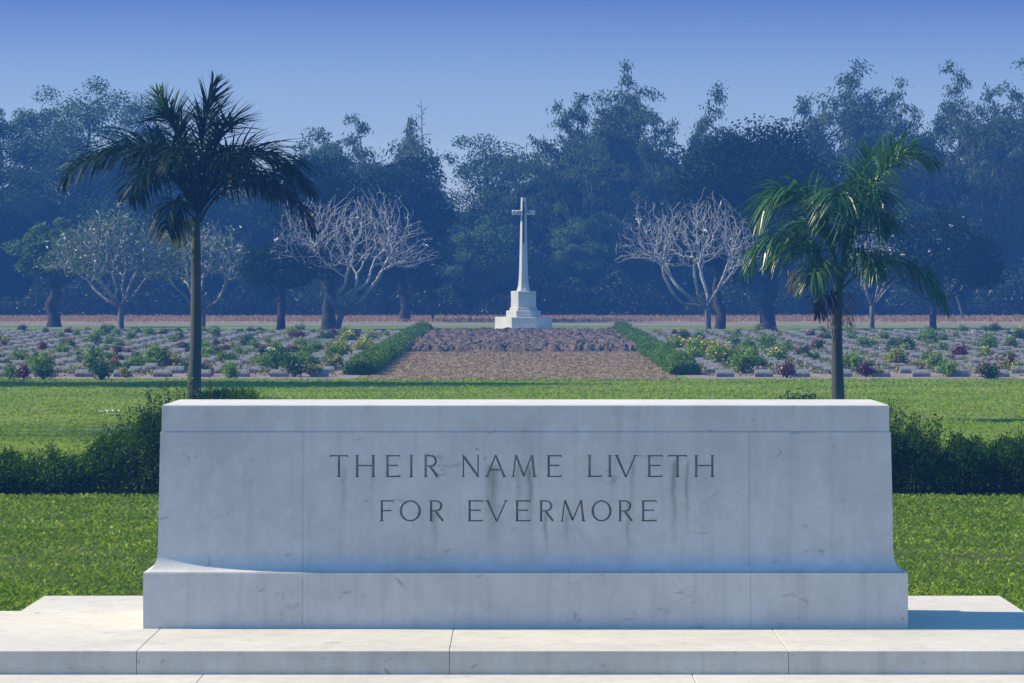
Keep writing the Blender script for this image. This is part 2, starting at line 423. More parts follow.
# ------------------------------------------------------------------ ground and setting
def sheet(name, x0, x1, ys, dz, m, nx=1, rough=0, seed=0, xf=None):
    rng = np.random.default_rng(seed)
    V = []; 
    for y in ys:
        for i in range(nx+1):
            a = x0+(x1-x0)*i/nx
            V.append((a, y, gz(y)+dz+(rng.uniform(0, rough) if rough and 0 < i < nx else 0)))
    Fq = [(j*(nx+1)+i, j*(nx+1)+i+1, (j+1)*(nx+1)+i+1, (j+1)*(nx+1)+i) for j in range(len(ys)-1) for i in range(nx)]
    mb = MB(); mb.add(V, Fq); o = mb.build(name, m); return tag(o, kind='structure')
sheet('lawn', -300, 300, [-60, 0, 40, 86, 150, 250, 420], 0, M['lawnbase'])
BX = 3.42
yb0, yb1, ybm = ydist(380.5), ydist(333), ydist(352)
sheet('soil_bed', -BX, BX, list(np.linspace(yb0, ybm, 140)), .006, M['soil'], 90, .010, 3)
sheet('path', -120, 120, [ydist(325.6), ydist(323.6)], .004, M['path'])
sheet('dry_field', -120, 120, [ydist(322.8), 196, 210], .004, M['dry'])
for nm, a, b in (('grave_garden_ground', -32, -BX-.2), ('grave_garden_ground', BX+.2, 32)):
    sheet(nm, a, b, list(np.linspace(ydist(379.5), ydist(334), 10)), .004, M['gravesoil'], 1)

# dug clods at the far half of the bed: heaped lumps, one uneven surface
def clod_bed():
    rng = np.random.default_rng(8)
    nx, ny = 150, 170; xs = np.linspace(-BX, BX, nx); ys = np.linspace(ybm, yb1, ny)
    Z = np.zeros((ny, nx)); gx, gy = np.meshgrid(xs, ys)
    for _ in range(3000):
        cx = rng.uniform(-BX, BX); cy = rng.uniform(ybm, yb1); r = rng.uniform(.06,.26); h = rng.uniform(.04,.20)
        ix = np.abs(xs-cx) < r; iy = np.abs(ys-cy) < r*1.6
        if not ix.any() or not iy.any(): continue
        d = ((gx[np.ix_(iy,ix)]-cx)/r)**2+((gy[np.ix_(iy,ix)]-cy)/(r*1.6))**2
        Z[np.ix_(iy,ix)] = np.maximum(Z[np.ix_(iy,ix)], h*np.sqrt(np.clip(1-d,0,1))+rng.uniform(0,.03))
    Z += rng.uniform(0,.03,Z.shape)
    Z[0,:] = 0; Z[:,0] = 0; Z[:,-1] = 0
    V = np.stack([gx, gy, Z+0.0053*(gy-86)+.008],2).reshape(-1,3)
    q = (np.arange(ny-1)[:,None]*nx+np.arange(nx-1)[None]).ravel()
    mb = MB(); mb.add(V, np.stack([q,q+1,q+nx+1,q+nx],1)); o = mb.build('dug_soil', M['clods']); tag(o, kind='structure')
clod_bed()

def blades(name, regions, m, seed, label=None):
    rng = np.random.default_rng(seed); mb = MB()
    for (x0,x1,y0,y1,n,h,w,lean) in regions:
        x = rng.uniform(x0,x1,n); y = rng.uniform(y0,y1,n)
        if 'rass' in name and y1 < 88:
            wv = np.sin(x*1.7+y*.6)+np.sin(x*.9-y*1.1+2)+np.sin(x*4.1+y*2.3)*.7+np.sin(x*7.3-y*3.7)*.5
            k_ = rng.uniform(0,1,n) < np.clip(.82+.22*wv,.22,1); x, y = x[k_], y[k_]; n = len(x)
        z = np.maximum(0, .0053*(y-86))
        a = rng.uniform(0,2*PI,n); d = np.stack([np.cos(a),np.sin(a),np.zeros(n)],1)
        b = rng.uniform(0,2*PI,n); hh = h*rng.uniform(.4,1.25,n)
        tip = np.stack([np.cos(b)*hh*lean, np.sin(b)*hh*lean, hh],1)*rng.uniform(.6,1,(n,1))
        P = np.stack([x,y,z-.004],1); ww = (w*rng.uniform(.6,1.3,n))[:,None]
        mid = tip*.55+np.array([0,0,.1])*hh[:,None]
        V = np.stack([P, P+mid-d*ww, P+tip, P+mid+d*ww],1).reshape(-1,3)
        mb.add(V, np.arange(4*n).reshape(n,4))
    o = mb.build(name, m); tag(o, kind='stuff', label=label, cat='grass'); return o
blades('grass', [(-7,-2.53,20.2,26,36000,.034,.008,1.3), (2.55,7,20.2,26,32000,.034,.008,1.3), (-7.5,7.5,21.25,30,150000,.034,.008,1.3),
                 (-8.5,8.5,30,37.6,130000,.036,.009,1.3), (-8,8,37.6,40,30000,.04,.009,1.1)], M['grass'], 1,
       'short bright green lawn grass growing behind the memorial stone')
blades('grass', [(-12,12,40,58,130000,.04,.010,1.2), (-16,16,58,87,120000,.04,.016,1.2)], M['grass_far'], 2,
       'mown yellowish green grass of the lawn between hedge and graves')
rngs = np.random.default_rng(5)

# ------------------------------------------------------------------ the memorial stone
PZ = .32; SX = .017
def rect(hx, y0, y1, z, x0=None, x1=None):
    a = -hx if x0 is None else x0; b = hx if x1 is None else x1
    return [(a,y0,z),(b,y0,z),(b,y1,z),(a,y1,z)]
YF = 19.14; DEP = 1.13
stone = empty('memorial_stone', (SX, YF, PZ), 'long pale altar like stone of remembrance with carved words, on the stepped platform', 'memorial')
J1, J2 = lx(303), lx(749)
def solid_segments(name, rings, m, parent, cuts, gap=.0012, inset=.0022):
    """rings: (z, hx, y0, y1); cut into blocks at the joints, with a recessed core showing in the joints"""
    mb = MB(); out = []
    edges = [None]+list(cuts)+[None]
    for k in range(len(edges)-1):
        rr = []
        for (z,hx,y0,y1) in rings:
            a = -hx if edges[k] is None else edges[k]+gap; b = hx if edges[k+1] is None else edges[k+1]-gap
            rr.append(rect(0,y0,y1,z,a,b))
        mb.loops(rr)
    core = [rect(hx-.02, y0+inset, y1-inset, z+(.001 if i == 0 else -.001 if i == len(rings)-1 else 0)) for i,(z,hx,y0,y1) in enumerate(rings)]
    mb.loops(core)
    return mb
ph = .268
plinth = solid_segments('plinth', [(0,1.83,0,DEP),(ph-.003,1.83,0,DEP),(ph,1.827,.003,DEP-.003)], None, None, (J1+.002, J2+.003))
plinth.build('plinth', M['stone'], stone)
# cove from plinth to body
IN = .072
rings = []
for k in range(21):
    a = k/20*PI/2
    rings.append((ph+.001+.085*math.sin(a)*(1) if False else ph+.001+.10*(1-math.cos(a)), 1.826-(1.826-1.766)*math.sin(a), .004+(IN-.004)*math.sin(a), DEP-.004-(IN-.004)*math.sin(a)))
rings += [(.55,1.763,IN+.002,DEP-IN-.002), (.75,1.759,IN+.004,DEP-IN-.004), (.9368,1.755,IN+.006,DEP-IN-.006)]
body = solid_segments('body', rings, None, None, (J1, J2))
bo = body.build('body', M['stone_front'], stone)
cap = solid_segments('cap', [(.9375,1.749,IN+.010,DEP-IN-.010),(1.063,1.747,IN+.011,DEP-IN-.011),(1.068,1.742,IN+.016,DEP-IN-.016)], None, None, ())
cap.build('cap', M['stone'], stone)

# letters: every stroke a polygon in letter units (x to the right, y up, cap height 1)
TH, TN, SE = .108, .062, .045
def stroke(x0,y0,x1,y1,w0,w1=None):
    w1 = w0 if w1 is None else w1
    d = Vector((x1-x0,y1-y0)).normalized(); n = Vector((-d.y,d.x))
    return [(x0+n.x*w0/2,y0+n.y*w0/2),(x0-n.x*w0/2,y0-n.y*w0/2),(x1-n.x*w1/2,y1-n.y*w1/2),(x1+n.x*w1/2,y1+n.y*w1/2)]
def stem(x, y0=0, y1=1, w=TH, s0=True, s1=True):
    o = [stroke(x,y0,x,y1,w)]
    if s0: o.append([(x-w*1.05,y0),(x+w*1.05,y0),(x+w*.5,y0+.05),(x-w*.5,y0+.05)])
    if s1: o.append([(x-w*.5,y1-.05),(x+w*.5,y1-.05),(x+w*1.05,y1),(x-w*1.05,y1)])
    return o
def arc_ring(cx,cy,rx,ry,a0,a1,wx,wy,n=18):
    """curved stroke as small quads"""
    q = []
    for k in range(n):
        A = [a0+(a1-a0)*k/n, a0+(a1-a0)*(k+1)/n]
        p = []
        for a in A:
            p.append(((cx+(rx+wx/2)*math.cos(a), cy+(ry+wy/2)*math.sin(a)), (cx+(rx-wx/2)*math.cos(a), cy+(ry-wy/2)*math.sin(a))))
        q.append([p[0][0],p[1][0],p[1][1],p[0][1]])
    return q
def bar(x0,x1,y,w=TN,ser=0):
    o = [[(x0,y-w/2),(x1,y-w/2),(x1,y+w/2),(x0,y+w/2)]]
    if ser: o.append([(x1-.035,y-w/2),(x1,y-w/2+(.10 if ser < 0 else -.10)+(w if ser<0 else 0)*0),(x1,y+w/2),(x1-.035,y+w/2)] if ser > 0 else
                     [(x1-.035,y-w/2),(x1,y-w/2),(x1,y+w/2+.10),(x1-.035,y+w/2)])
    return o
def glyph(c, w):
    h = TH/2
    if c == 'T': return stem(w/2, 0, 1-TN*.5, s1=False)+bar(0, w, 1-TN/2, TN, 1)+[[(0,1-TN-.07),(.035,1-TN),(.035,1-.001),(0,1-.001)]]
    if c == 'H': return stem(.10)+stem(w-.10)+bar(.10,w-.10,.52)
    if c == 'I': return stem(w/2)
    if c == 'L': return stem(.10)+bar(.10,w,TN/2,TN,-1)
    if c == 'E': return stem(.10)+bar(.10,w,1-TN/2,TN,1)+bar(.10,w*.86,.53)+bar(.10,w,TN/2,TN,-1)
    if c == 'F': return stem(.10)+bar(.10,w,1-TN/2,TN,1)+bar(.10,w*.86,.51)
    if c == 'N': return stem(.08,w=TN)+stem(w-.08,w=TN,s0=False)+[stroke(.06,.99,w-.06,.01,TH)]
    if c == 'V': return [stroke(.06,1,w/2,0,TH,TH*.8), stroke(w-.06,1,w/2,.0,TN,TN), [(-.03,.965),(.17,.965),(.17,1),(-.03,1)], [(w-.15,.965),(w+.03,.965),(w+.03,1),(w-.15,1)]]
    if c == 'A': return [stroke(w/2,1,.06,0,TN,TN), stroke(w/2,1,w-.06,0,TH*.8,TH), bar(w*.22,w*.78,.33)[0], [(-.03,0),(.15,0),(.15,.035),(-.03,.035)], [(w-.17,0),(w+.03,0),(w+.03,.035),(w-.17,.035)]]
    if c == 'M': return [stroke(.17,1,.05,0,TN), stroke(w-.17,1,w-.05,0,TH), stroke(.18,1,w/2,.05,TH), stroke(w-.18,1,w/2,.05,TN),
                         [(-.04,0),(.14,0),(.14,.035),(-.04,.035)], [(w-.15,0),(w+.06,0),(w+.06,.035),(w-.15,.035)]]
    if c == 'O': return arc_ring(w/2,.5,w/2-h,.5-TN/2,0,2*PI,TH,TN,32)
    if c == 'R': return stem(.10)+bar(.10,w*.5,1-TN/2)+bar(.10,w*.5,.50)+arc_ring(w*.5,.75-TN/4,w*.42-h*.5,.25-TN/4,-PI/2,PI/2,TH,TN,12)+[stroke(w*.45,.5,w+.0,.02,TH)]
LINE1 = [('T',330,348),('H',355,375.5),('E',385.3,400),('I',409,413.6),('R',423.5,437.6),('N',461.6,479.8),('A',485.5,505.8),('M',512,535.7),('E',546.5,561.5),
         ('L',587.4,601.7),('I',607.5,612),('V',615,636.8),('E',647,662.5),('T',668,687),('H',694,714.5)]
LINE2 = [('F',379.7,393.5),('O',399.7,421),('R',429,443),('E',467.5,483),('V',486,507.5),('E',515,530.5),('R',539,553),('M',561,584.5),('O',591.5,611.5),('R',618,632),('E',641,656.5)]
def build_letters():
    cut = MB(); fill = MB(); k = 0
    yf = IN+.003
    for line, ytop, ybot in ((LINE1,455.0,477.0),(LINE2,500.2,521.3)):
        z1 = EYE-PZ-(ytop-VY)/S; z0 = EYE-PZ-(ybot-VY)/S; hh = z1-z0
        for c, a, b in line:
            x0 = lx(a); w = (lx(b)-x0)/hh
            for poly in glyph(c, w):
                p = [(x0+u*hh, z0+v*hh) for u, v in poly]
                # counter-clockwise seen from the camera
                ar = sum(p[i][0]*p[(i+1)%len(p)][1]-p[(i+1)%len(p)][0]*p[i][1] for i in range(len(p)))
                if ar < 0: p = p[::-1]
                k += 1; e = (k % 7)*.00013
                cut.loops([[(x,yf+.013+e,z) for x,z in p], [(x,yf-.03,z) for x,z in p]])
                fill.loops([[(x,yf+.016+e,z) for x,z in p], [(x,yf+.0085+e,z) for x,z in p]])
    return cut, fill
cut, fill = build_letters()
co_ = cut.build('letter_cutter', M['stone_front'], stone)
bpy.context.view_layer.update()
mod = bo.modifiers.new('cut', 'BOOLEAN'); mod.operation = 'DIFFERENCE'; mod.object = co_; mod.solver = 'EXACT'; mod.use_self = True
dg = bpy.context.evaluated_depsgraph_get()
nm = bpy.data.meshes.new_from_object(bo.evaluated_get(dg)); bo.modifiers.clear(); bo.data = nm
bpy.data.objects.remove(co_)
fo = fill.build('inscription', M['letter'], stone)
fo['label'] = 'carved words THEIR NAME LIVETH FOR EVERMORE'

# ------------------------------------------------------------------ stepped platform
plat = empty('stone_platform', (0, 17.95, 0), 'wide stepped platform of pale stone slabs under the memorial stone', 'platform')
def slabs(name, z0, z1, pieces, gap=.0014):
    mb = MB()
    for (x0,x1,y0,y1) in pieces:
        b = .0025
        x0 += gap; x1 -= gap
        R = lambda i, z: [(x0+i,y0+i,z),(x1-i,y0+i,z),(x1-i,y1-i,z),(x0+i,y1-i,z)]
        mb.loops([R(0,z0), R(0,z1-b), R(b*.3,z1-b*.3), R(b,z1)])
    return mb
Y0 = 17.95
yf, yb, yw = 0.0, 21.2-Y0, 20.19-Y0
XE = 2.53
top = slabs('top_step', PZ-.105+.0, PZ, [(-4.3,-1.73,yf,yw),(-1.73,-.326,yf,yf+1.16),(-.326,1.196,yf,yf+1.16),(1.196,XE,yf,yf+1.16),(XE,4.3,yf,yw),
      (-1.73,-.326,yf+1.164,yw),(-.326,1.196,yf+1.164,yw),(1.196,XE,yf+1.164,yw)])
top.add([(-XE,yw+.0005,PZ-.105),(XE,yw+.0005,PZ-.105),(XE,yb,PZ-.105),(-XE,yb,PZ-.105),(-XE,yw+.0005,PZ-.0006),(XE,yw+.0005,PZ-.0006),(XE,yb,PZ-.0006),(-XE,yb,PZ-.0006)],
        [(0,3,2,1),(4,5,6,7),(0,1,5,4),(1,2,6,5),(2,3,7,6),(3,0,4,7)])
top.box((-4.28,yf+.01,PZ-.104),(4.28,yw-.01,PZ-.006))
top.build('top_step', M['step'], plat)
low = slabs('lower_step', PZ-.21, PZ-.105, [(-4.7,-1.43,-.62,yw+.3),(-1.43,.764,-.62,yf+.4),(.764,4.7,-.62,yf+.4)])
low.box((-XE-.3,yf+.39,PZ-.209),(XE+.3,yb+.25,PZ-.1065-.08)); low.box((XE,yf+.4,PZ-.21),(4.7,yw+.3,PZ-.107))
low.box((-4.6,-.60,PZ-.208),(4.6,yf+.3,PZ-.112))
low.build('lower_step', M['step'], plat)
gs = slabs('ground_step', -.02, PZ-.21, [(-5.2,-1.9,-1.25,yf+.3),(-1.9,.4,-1.25,yf+.3),(.4,5.2,-1.25,yf+.3)])
gs.build('ground_step', M['step'], plat)

# ------------------------------------------------------------------ cross
def cross():
    Y = ydist(330.5); s = F/Y; z0 = gz(Y)
    cx = (523.5-VX)/s
    t = empty('memorial_cross', (cx,Y,z0), 'tall pale stone cross with a dark sword on its face, on an octagonal stepped base', 'cross')
    Z = lambda py: EYE-(py-VY)/s-z0
    def octa(w, z, b=0):
        R = w/2/math.cos(PI/8)
        return [(R*math.cos(PI/8+i*PI/4), R*math.sin(PI/8+i*PI/4), z) for i in range(8)]
    mb = MB(); mb.box((-1.55,-1.5,-.05),(1.55,1.5,.035)); mb.build('paving', M['cross_stone'], t)
    for nm, w, a, b in (('lower_step',57/s,.036,Z(317)),('upper_step',34.5/s,Z(317)+.002,Z(310.5)),('moulding',27.5/s,Z(310.5)+.002,Z(307.5)),('pedestal',25/s,Z(307.5)+.002,Z(291))):
        mb = MB(); mb.loops([octa(w,a),octa(w,b-.02),octa(w-.04,b)]); mb.build(nm, M['cross_stone'], t)
    mb = MB()
    rings = []
    for py, w in ((291,14.0),(288,11.8),(284,10.4),(278,9.3),(268,8.5),(245,7.4),(222,6.2),(212,5.8),(197.5,5.3)):
        rings.append(octa(w/s, Z(py)+(.003 if py == 291 else 0)))
    mb.loops(rings)
    mb.build('shaft', M['cross_stone'], t)
    mb = MB()
    za, zb = Z(215.0), Z(210.0); L = 11.6/s; 
    def sec(x, k): 
        h = (za+zb)/2; r = (zb-za)/2*k
        return [(x,-r*.9,h-r*.45),(x,-r*.9,h+r*.45),(x,-r*.45,h+r),(x,r*.45,h+r),(x,r*.9,h+r*.45),(x,r*.9,h-r*.45),(x,r*.45,h-r),(x,-r*.45,h-r)]
    mb.loops([sec(-L,1.0),sec(-L+.06,1.12),sec(-L+.10,.94),sec(L-.10,.94),sec(L-.06,1.12),sec(L,1.0)])
    mb.build('cross_arm', M['cross_stone'], t)
    bz = simple('dark_bronze', [(.3,(.035,.04,.04)),(.7,(.07,.075,.07))], 4, .5)
    mb = MB(); ysf = -(6.2/s)/2-.02
    mb.loops([[(-.03,ysf-.08,Z(243)-.0),(.03,ysf-.08,Z(243)),(.03,ysf-.02,Z(243)),(-.03,ysf-.02,Z(243))], [(-.05,ysf-.02,Z(222)),(.05,ysf-.02,Z(222)),(.05,ysf+.03,Z(222)),(-.05,ysf+.03,Z(222))],
              [(-.055,ysf,Z(211)),(.055,ysf,Z(211)),(.055,ysf+.04,Z(211)),(-.055,ysf+.04,Z(211))], [(-.03,ysf-.01,Z(203)),(.03,ysf-.01,Z(203)),(.03,ysf+.04,Z(203)),(-.03,ysf+.04,Z(203))]])
    mb.box((-.25,ysf-.03,Z(212.4)),(.25,ysf-.005,Z(211.4)))
    mb.box((-.045,ysf-.03,Z(203)),(.045,ysf+.03,Z(201.6)))
    mb.build('sword', bz, t)
cross()

# ------------------------------------------------------------------ palms
def bez(p, n=22):
    p = np.array(p, float); t = np.linspace(0,1,n)[:,None]
    if len(p) == 3: return (1-t)**2*p[0]+2*t*(1-t)*p[1]+t*t*p[2]
    return (1-t)**3*p[0]+3*t*(1-t)**2*p[1]+3*t*t*(1-t)*p[2]+t**3*p[3]
def frond(parent, ctrl, m, rng, n=64, ll=.62, droop=.55, lw=.030, start=.16, spread=1.0, rach=.022, up=.0):
    """arching rachis with two rows of long narrow leaflets that fall with their weight"""
    c = bez(ctrl); tt = np.linspace(0,1,len(c)); tan = np.gradient(c, axis=0); tan /= np.linalg.norm(tan, axis=1, keepdims=True)
    mb = MB(); mb.tube(c, np.linspace(rach, .005, len(c)), 5)
    V = []
    for side in (-1,1):
        for k in range(n):
            q = start+(1-start)*(k+rng.uniform(-.3,.3))/(n-1); q = min(max(q,0),1)
            p = np.array([np.interp(q,tt,c[:,i]) for i in range(3)]); T = np.array([np.interp(q,tt,tan[:,i]) for i in range(3)])
            hz = np.cross(T, (0,0,1.)); nh = np.linalg.norm(hz)
            hz = hz/nh if nh > .25 else np.array([rng.normal()*.3,1,0.]); hz /= np.linalg.norm(hz)
            upv = np.cross(hz, T)
            qq = (q-start)/(1-start); L = ll*1.22*min(1, .45+2.6*qq)*(1-.62*max(0,(qq-.62)/.38)**1.3)*rng.uniform(.88,1.08)
            phi = rng.uniform(-.55,1.05)+up; d = T*(.5+.55*q)+hz*side*spread*math.cos(phi)*.85+upv*math.sin(phi)
            d /= np.linalg.norm(d)
            seg = []; pos = p.copy(); dd = d.copy(); ns = 5
            wdir = np.cross(d, (0,0,1.)); wdir = wdir/(np.linalg.norm(wdir)+1e-6)
            wdir = np.cross(d, np.cross(d, wdir)+rng.normal(size=3)*.35); wdir /= np.linalg.norm(wdir)
            for j in range(ns):
                wj = lw*(.5,1,.95,.65,.06)[j]*.5
                seg.append((pos-wdir*wj, pos+wdir*wj))
                pos = pos+dd*L/(ns-1); dd = dd+np.array([0,0,-droop*rng.uniform(.6,1.2)*(.75,.55,.2,.1,.1)[j]]); dd /= np.linalg.norm(dd)
            for j in range(ns-1): V += [seg[j][0],seg[j][1],seg[j+1][1],seg[j+1][0]]
    V = np.array(V); 
    # weld the quads of a leaflet into one strip so it reads as one leaf
    nl = len(V)//16; v = V.reshape(nl,4,4,3)
    vv = np.concatenate([v[:,:,0:2,:].reshape(nl,8,3), v[:,3,[3,2],:].reshape(nl,2,3)],1).reshape(-1,3)
    base = np.arange(nl)[:,None]*10
    Fq = np.concatenate([base+np.array([[2*j,2*j+1,2*j+3,2*j+2]]) for j in range(4)])
    mb.add(vv, Fq)
    return mb.build('frond', M[m], parent)
PY = 60.0
def palm(px, by, trunk_pts, widths, crown_px, label, fronds, seed, deads=0, Y=PY):
    rng = np.random.default_rng(seed); s = F/Y
    X = (px-VX)/s
    t = empty('palm_tree', (X,Y,0), label, 'palm tree')
    loc = np.array([X,Y,0])
    W = lambda a, b, dy=0: np.array(at(a,b,Y))-loc+np.array([0,dy,0])
    pts = [W(a,b) for a, b in trunk_pts]; pts[0][2] = -.05
    P = np.array(pts); q = np.linspace(0,1,26); tq = np.linspace(0,1,len(P))
    ww = np.interp(q, tq, np.array(widths)/s/2)*(1+.03*np.sin(np.arange(26)*2.6))
    P = np.stack([np.interp(q,tq,P[:,i]) for i in range(3)],1)
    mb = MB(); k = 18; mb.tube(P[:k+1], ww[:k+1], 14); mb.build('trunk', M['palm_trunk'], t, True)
    mb = MB(); mb.tube(P[k:], ww[k:]*np.linspace(1.05,.75,26-k), 12); mb.build('crownshaft', M['shaft'], t, True)
    for fr in fronds:
        pts, dys, m = fr[0], fr[1], fr[2]; kw = fr[3] if len(fr) > 3 else {}
        frond(t, [W(a,b,dy) for (a,b), dy in zip(pts,dys)], m, rng, **kw)
    if deads:
        mb = MB(); P = []
        for (a,b,w,h) in deads:
            n = 120; x = rng.normal(size=n)*w; z = -rng.uniform(0,1,n)**1.2*h
            c = W(a,b); P.append(c+np.stack([x,rng.normal(size=n)*w*1.2,z],1))
        V, Fq = leaf_quads(np.concatenate(P), .16, .014, rng, 0, 0, np.array([0,0,-1.6]))
        mb.add(V,Fq); mb.build('dead_fronds', M['dead'], t)
    return t
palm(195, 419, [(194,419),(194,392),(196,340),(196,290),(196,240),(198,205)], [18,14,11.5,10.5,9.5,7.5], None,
     'taller dark royal palm behind the left end of the memorial stone', [
     ([(197,215),(165,135),(110,130),(64,180)], (0,-.1,-.2,-.2), 'frond_backlit', {'ll':.62,'droop':.6}),
     ([(198,212),(188,150),(168,120),(155,92)], (0,.2,.3,.4), 'frond_bright', {'ll':.45,'droop':.1}),
     ([(198,212),(199,160),(205,120),(214,84)], (0,0,-.1,-.1), 'frond_backlit', {'ll':.5,'droop':.12,'spread':.55}),
     ([(199,212),(204,150),(208,130),(206,108)], (0,.3,.6,.9), 'frond_backlit', {'ll':.6,'droop':.35}),
     ([(199,212),(225,140),(275,130),(310,190)], (0,.1,.2,.2), 'frond_backlit', {'ll':.62,'droop':.55}),
     ([(200,222),(225,165),(290,175),(316,232)], (0,-.3,-.5,-.5), 'frond_dry', {'ll':.42,'droop':.95}),
     ([(198,215),(235,150),(258,160),(285,196)], (0,.8,1.3,1.6), 'frond_backlit', {'ll':.6,'droop':.6}),
     ([(197,215),(160,150),(135,160),(118,195)], (0,.8,1.4,1.7), 'frond_backlit', {'ll':.6,'droop':.6}),
     ([(197,215),(180,150),(160,155),(146,196)], (0,-.8,-1.3,-1.5), 'frond_backlit', {'ll':.5,'droop':.7}),
     ([(199,215),(215,150),(232,150),(248,182)], (0,-.8,-1.4,-1.6), 'frond_backlit', {'ll':.5,'droop':.7}),
     ([(198,215),(200,145),(190,140),(184,170)], (0,-.9,-1.6,-2.0), 'frond_backlit', {'ll':.5,'droop':.7}),
     ([(195,222),(178,190),(172,205),(172,230)], (0,-.5,-.8,-1.0), 'frond_backlit', {'ll':.5,'droop':.8}),
     ([(196,226),(186,215),(180,225),(178,236)], (0,-.3,-.5,-.5), 'frond_yellow', {'ll':.42,'droop':.9,'n':22}),
     ([(199,215),(206,160),(216,140),(226,150)], (0,1.,1.7,2.2), 'frond_backlit', {'ll':.6,'droop':.5}),
     ([(198,214),(172,140),(138,128),(96,158)], (0,.3,.5,.6), 'frond_backlit', {'ll':.66,'droop':.5}),
     ([(199,214),(222,150),(250,142),(290,168)], (0,-.2,-.3,-.4), 'frond_backlit', {'ll':.66,'droop':.5}),
     ([(198,214),(186,150),(172,140),(150,160)], (0,-.5,-1.,-1.2), 'frond_backlit', {'ll':.62,'droop':.6}),
     ([(199,214),(212,140),(222,120),(230,122)], (0,.2,.4,.6), 'frond_backlit', {'ll':.55,'droop':.3}),
     ([(198,214),(190,150),(178,120),(165,118)], (0,-.2,-.4,-.5), 'frond_backlit', {'ll':.6,'droop':.4}),
     ([(199,216),(214,165),(238,160),(268,188)], (0,.5,.9,1.1), 'frond_backlit', {'ll':.5,'droop':.7}),
     ], 11)
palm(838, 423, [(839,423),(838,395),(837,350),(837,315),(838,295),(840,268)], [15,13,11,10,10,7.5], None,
     'shorter royal palm with glossy drooping fronds behind the right end of the memorial stone', [
     ([(842,275),(868,185),(888,130),(934,162)], (0,0,-.1,-.1), 'frond', {'ll':.58,'droop':.6}),
     ([(840,278),(822,190),(780,165),(757,222)], (0,-.2,-.3,-.3), 'frond', {'ll':.72,'droop':.75}),
     ([(838,285),(815,240),(770,215),(745,270)], (0,-.3,-.5,-.5), 'frond', {'ll':.5,'droop':.85}),
     ([(841,290),(865,262),(915,240),(944,305)], (0,-.2,-.3,-.3), 'frond', {'ll':.52,'droop':.95}),
     ([(841,278),(850,200),(862,180),(872,200)], (0,-.6,-1.,-1.2), 'frond', {'ll':.8,'droop':.9}),
     ([(840,278),(846,200),(838,180),(828,205)], (0,-.7,-1.2,-1.5), 'frond', {'ll':.75,'droop':.85}),
     ([(841,275),(855,190),(868,165),(880,152)], (0,.5,.8,1.0), 'frond', {'ll':.6,'droop':.5}),
     ([(839,280),(828,220),(812,205),(798,235)], (0,.6,1.,1.3), 'frond', {'ll':.65,'droop':.7}),
     ([(838,288),(825,262),(812,262),(806,285)], (0,-.5,-.8,-.9), 'frond_bright', {'ll':.5,'droop':.9}),
     ([(842,285),(856,245),(866,250),(872,272)], (0,-.4,-.8,-.9), 'frond', {'ll':.5,'droop':.9}),
     ([(840,282),(832,225),(800,185),(775,200)], (0,.2,.3,.4), 'frond', {'ll':.7,'droop':.7}),
     ([(841,280),(858,205),(880,165),(908,150)], (0,-.3,-.5,-.6), 'frond', {'ll':.62,'droop':.6}),
     ([(841,282),(852,215),(866,205),(884,225)], (0,-.3,-.6,-.8), 'frond', {'ll':.7,'droop':.8}),
     ([(839,288),(820,250),(795,235),(770,262)], (0,.2,.3,.3), 'frond', {'ll':.5,'droop':.9}),
     ([(838,296),(826,285),(818,295),(815,312)], (0,-.4,-.5,-.5), 'frond_dry', {'ll':.35,'droop':.9,'n':20}),
     ], 12, deads=[(794,272,.05,.35),(822,294,.06,.4),(833,300,.08,.5),(848,294,.07,.5)])
# palms of the avenue standing beyond the left edge of the picture; they throw the long shadows on the lawn
def shadow_palm(X, Y, h, label, seed):
    s = F/Y; px = VX+X*s; y0 = VY+EYE*s; cy = y0-h*s
    fr = []
    r = random.Random(seed)
    for k in range(11):
        a = k*2*PI/11+r.uniform(-.2,.2); L = r.uniform(1.7,2.3)
        dx, dy = math.cos(a)*s, math.sin(a)
        hh = r.uniform(.5,1.3)*s
        fr.append(([(px,cy),(px+dx*.35*L,cy-hh*1.1),(px+dx*.8*L,cy-hh*1.0),(px+dx*L,cy-hh*.2+.2*s)], (0,dy*.35*L,dy*.8*L,dy*L), 'frond', {'n':30}))
    palm(px, y0, [(px,y0),(px,y0-h*s*.3),(px,y0-h*s*.6),(px,y0-h*s*.8),(px,cy-.0*s)], [.3*s,.24*s,.2*s,.18*s,.15*s], None, label, fr, seed, Y=Y)
shadow_palm(-14.6, 56.6, 6.4, 'royal palm beyond the left edge, the farther of the two by the lawn', 32)
shadow_palm(-13.9, 54.0, 6.0, 'royal palm beyond the left edge, the nearer of the two by the lawn', 33)

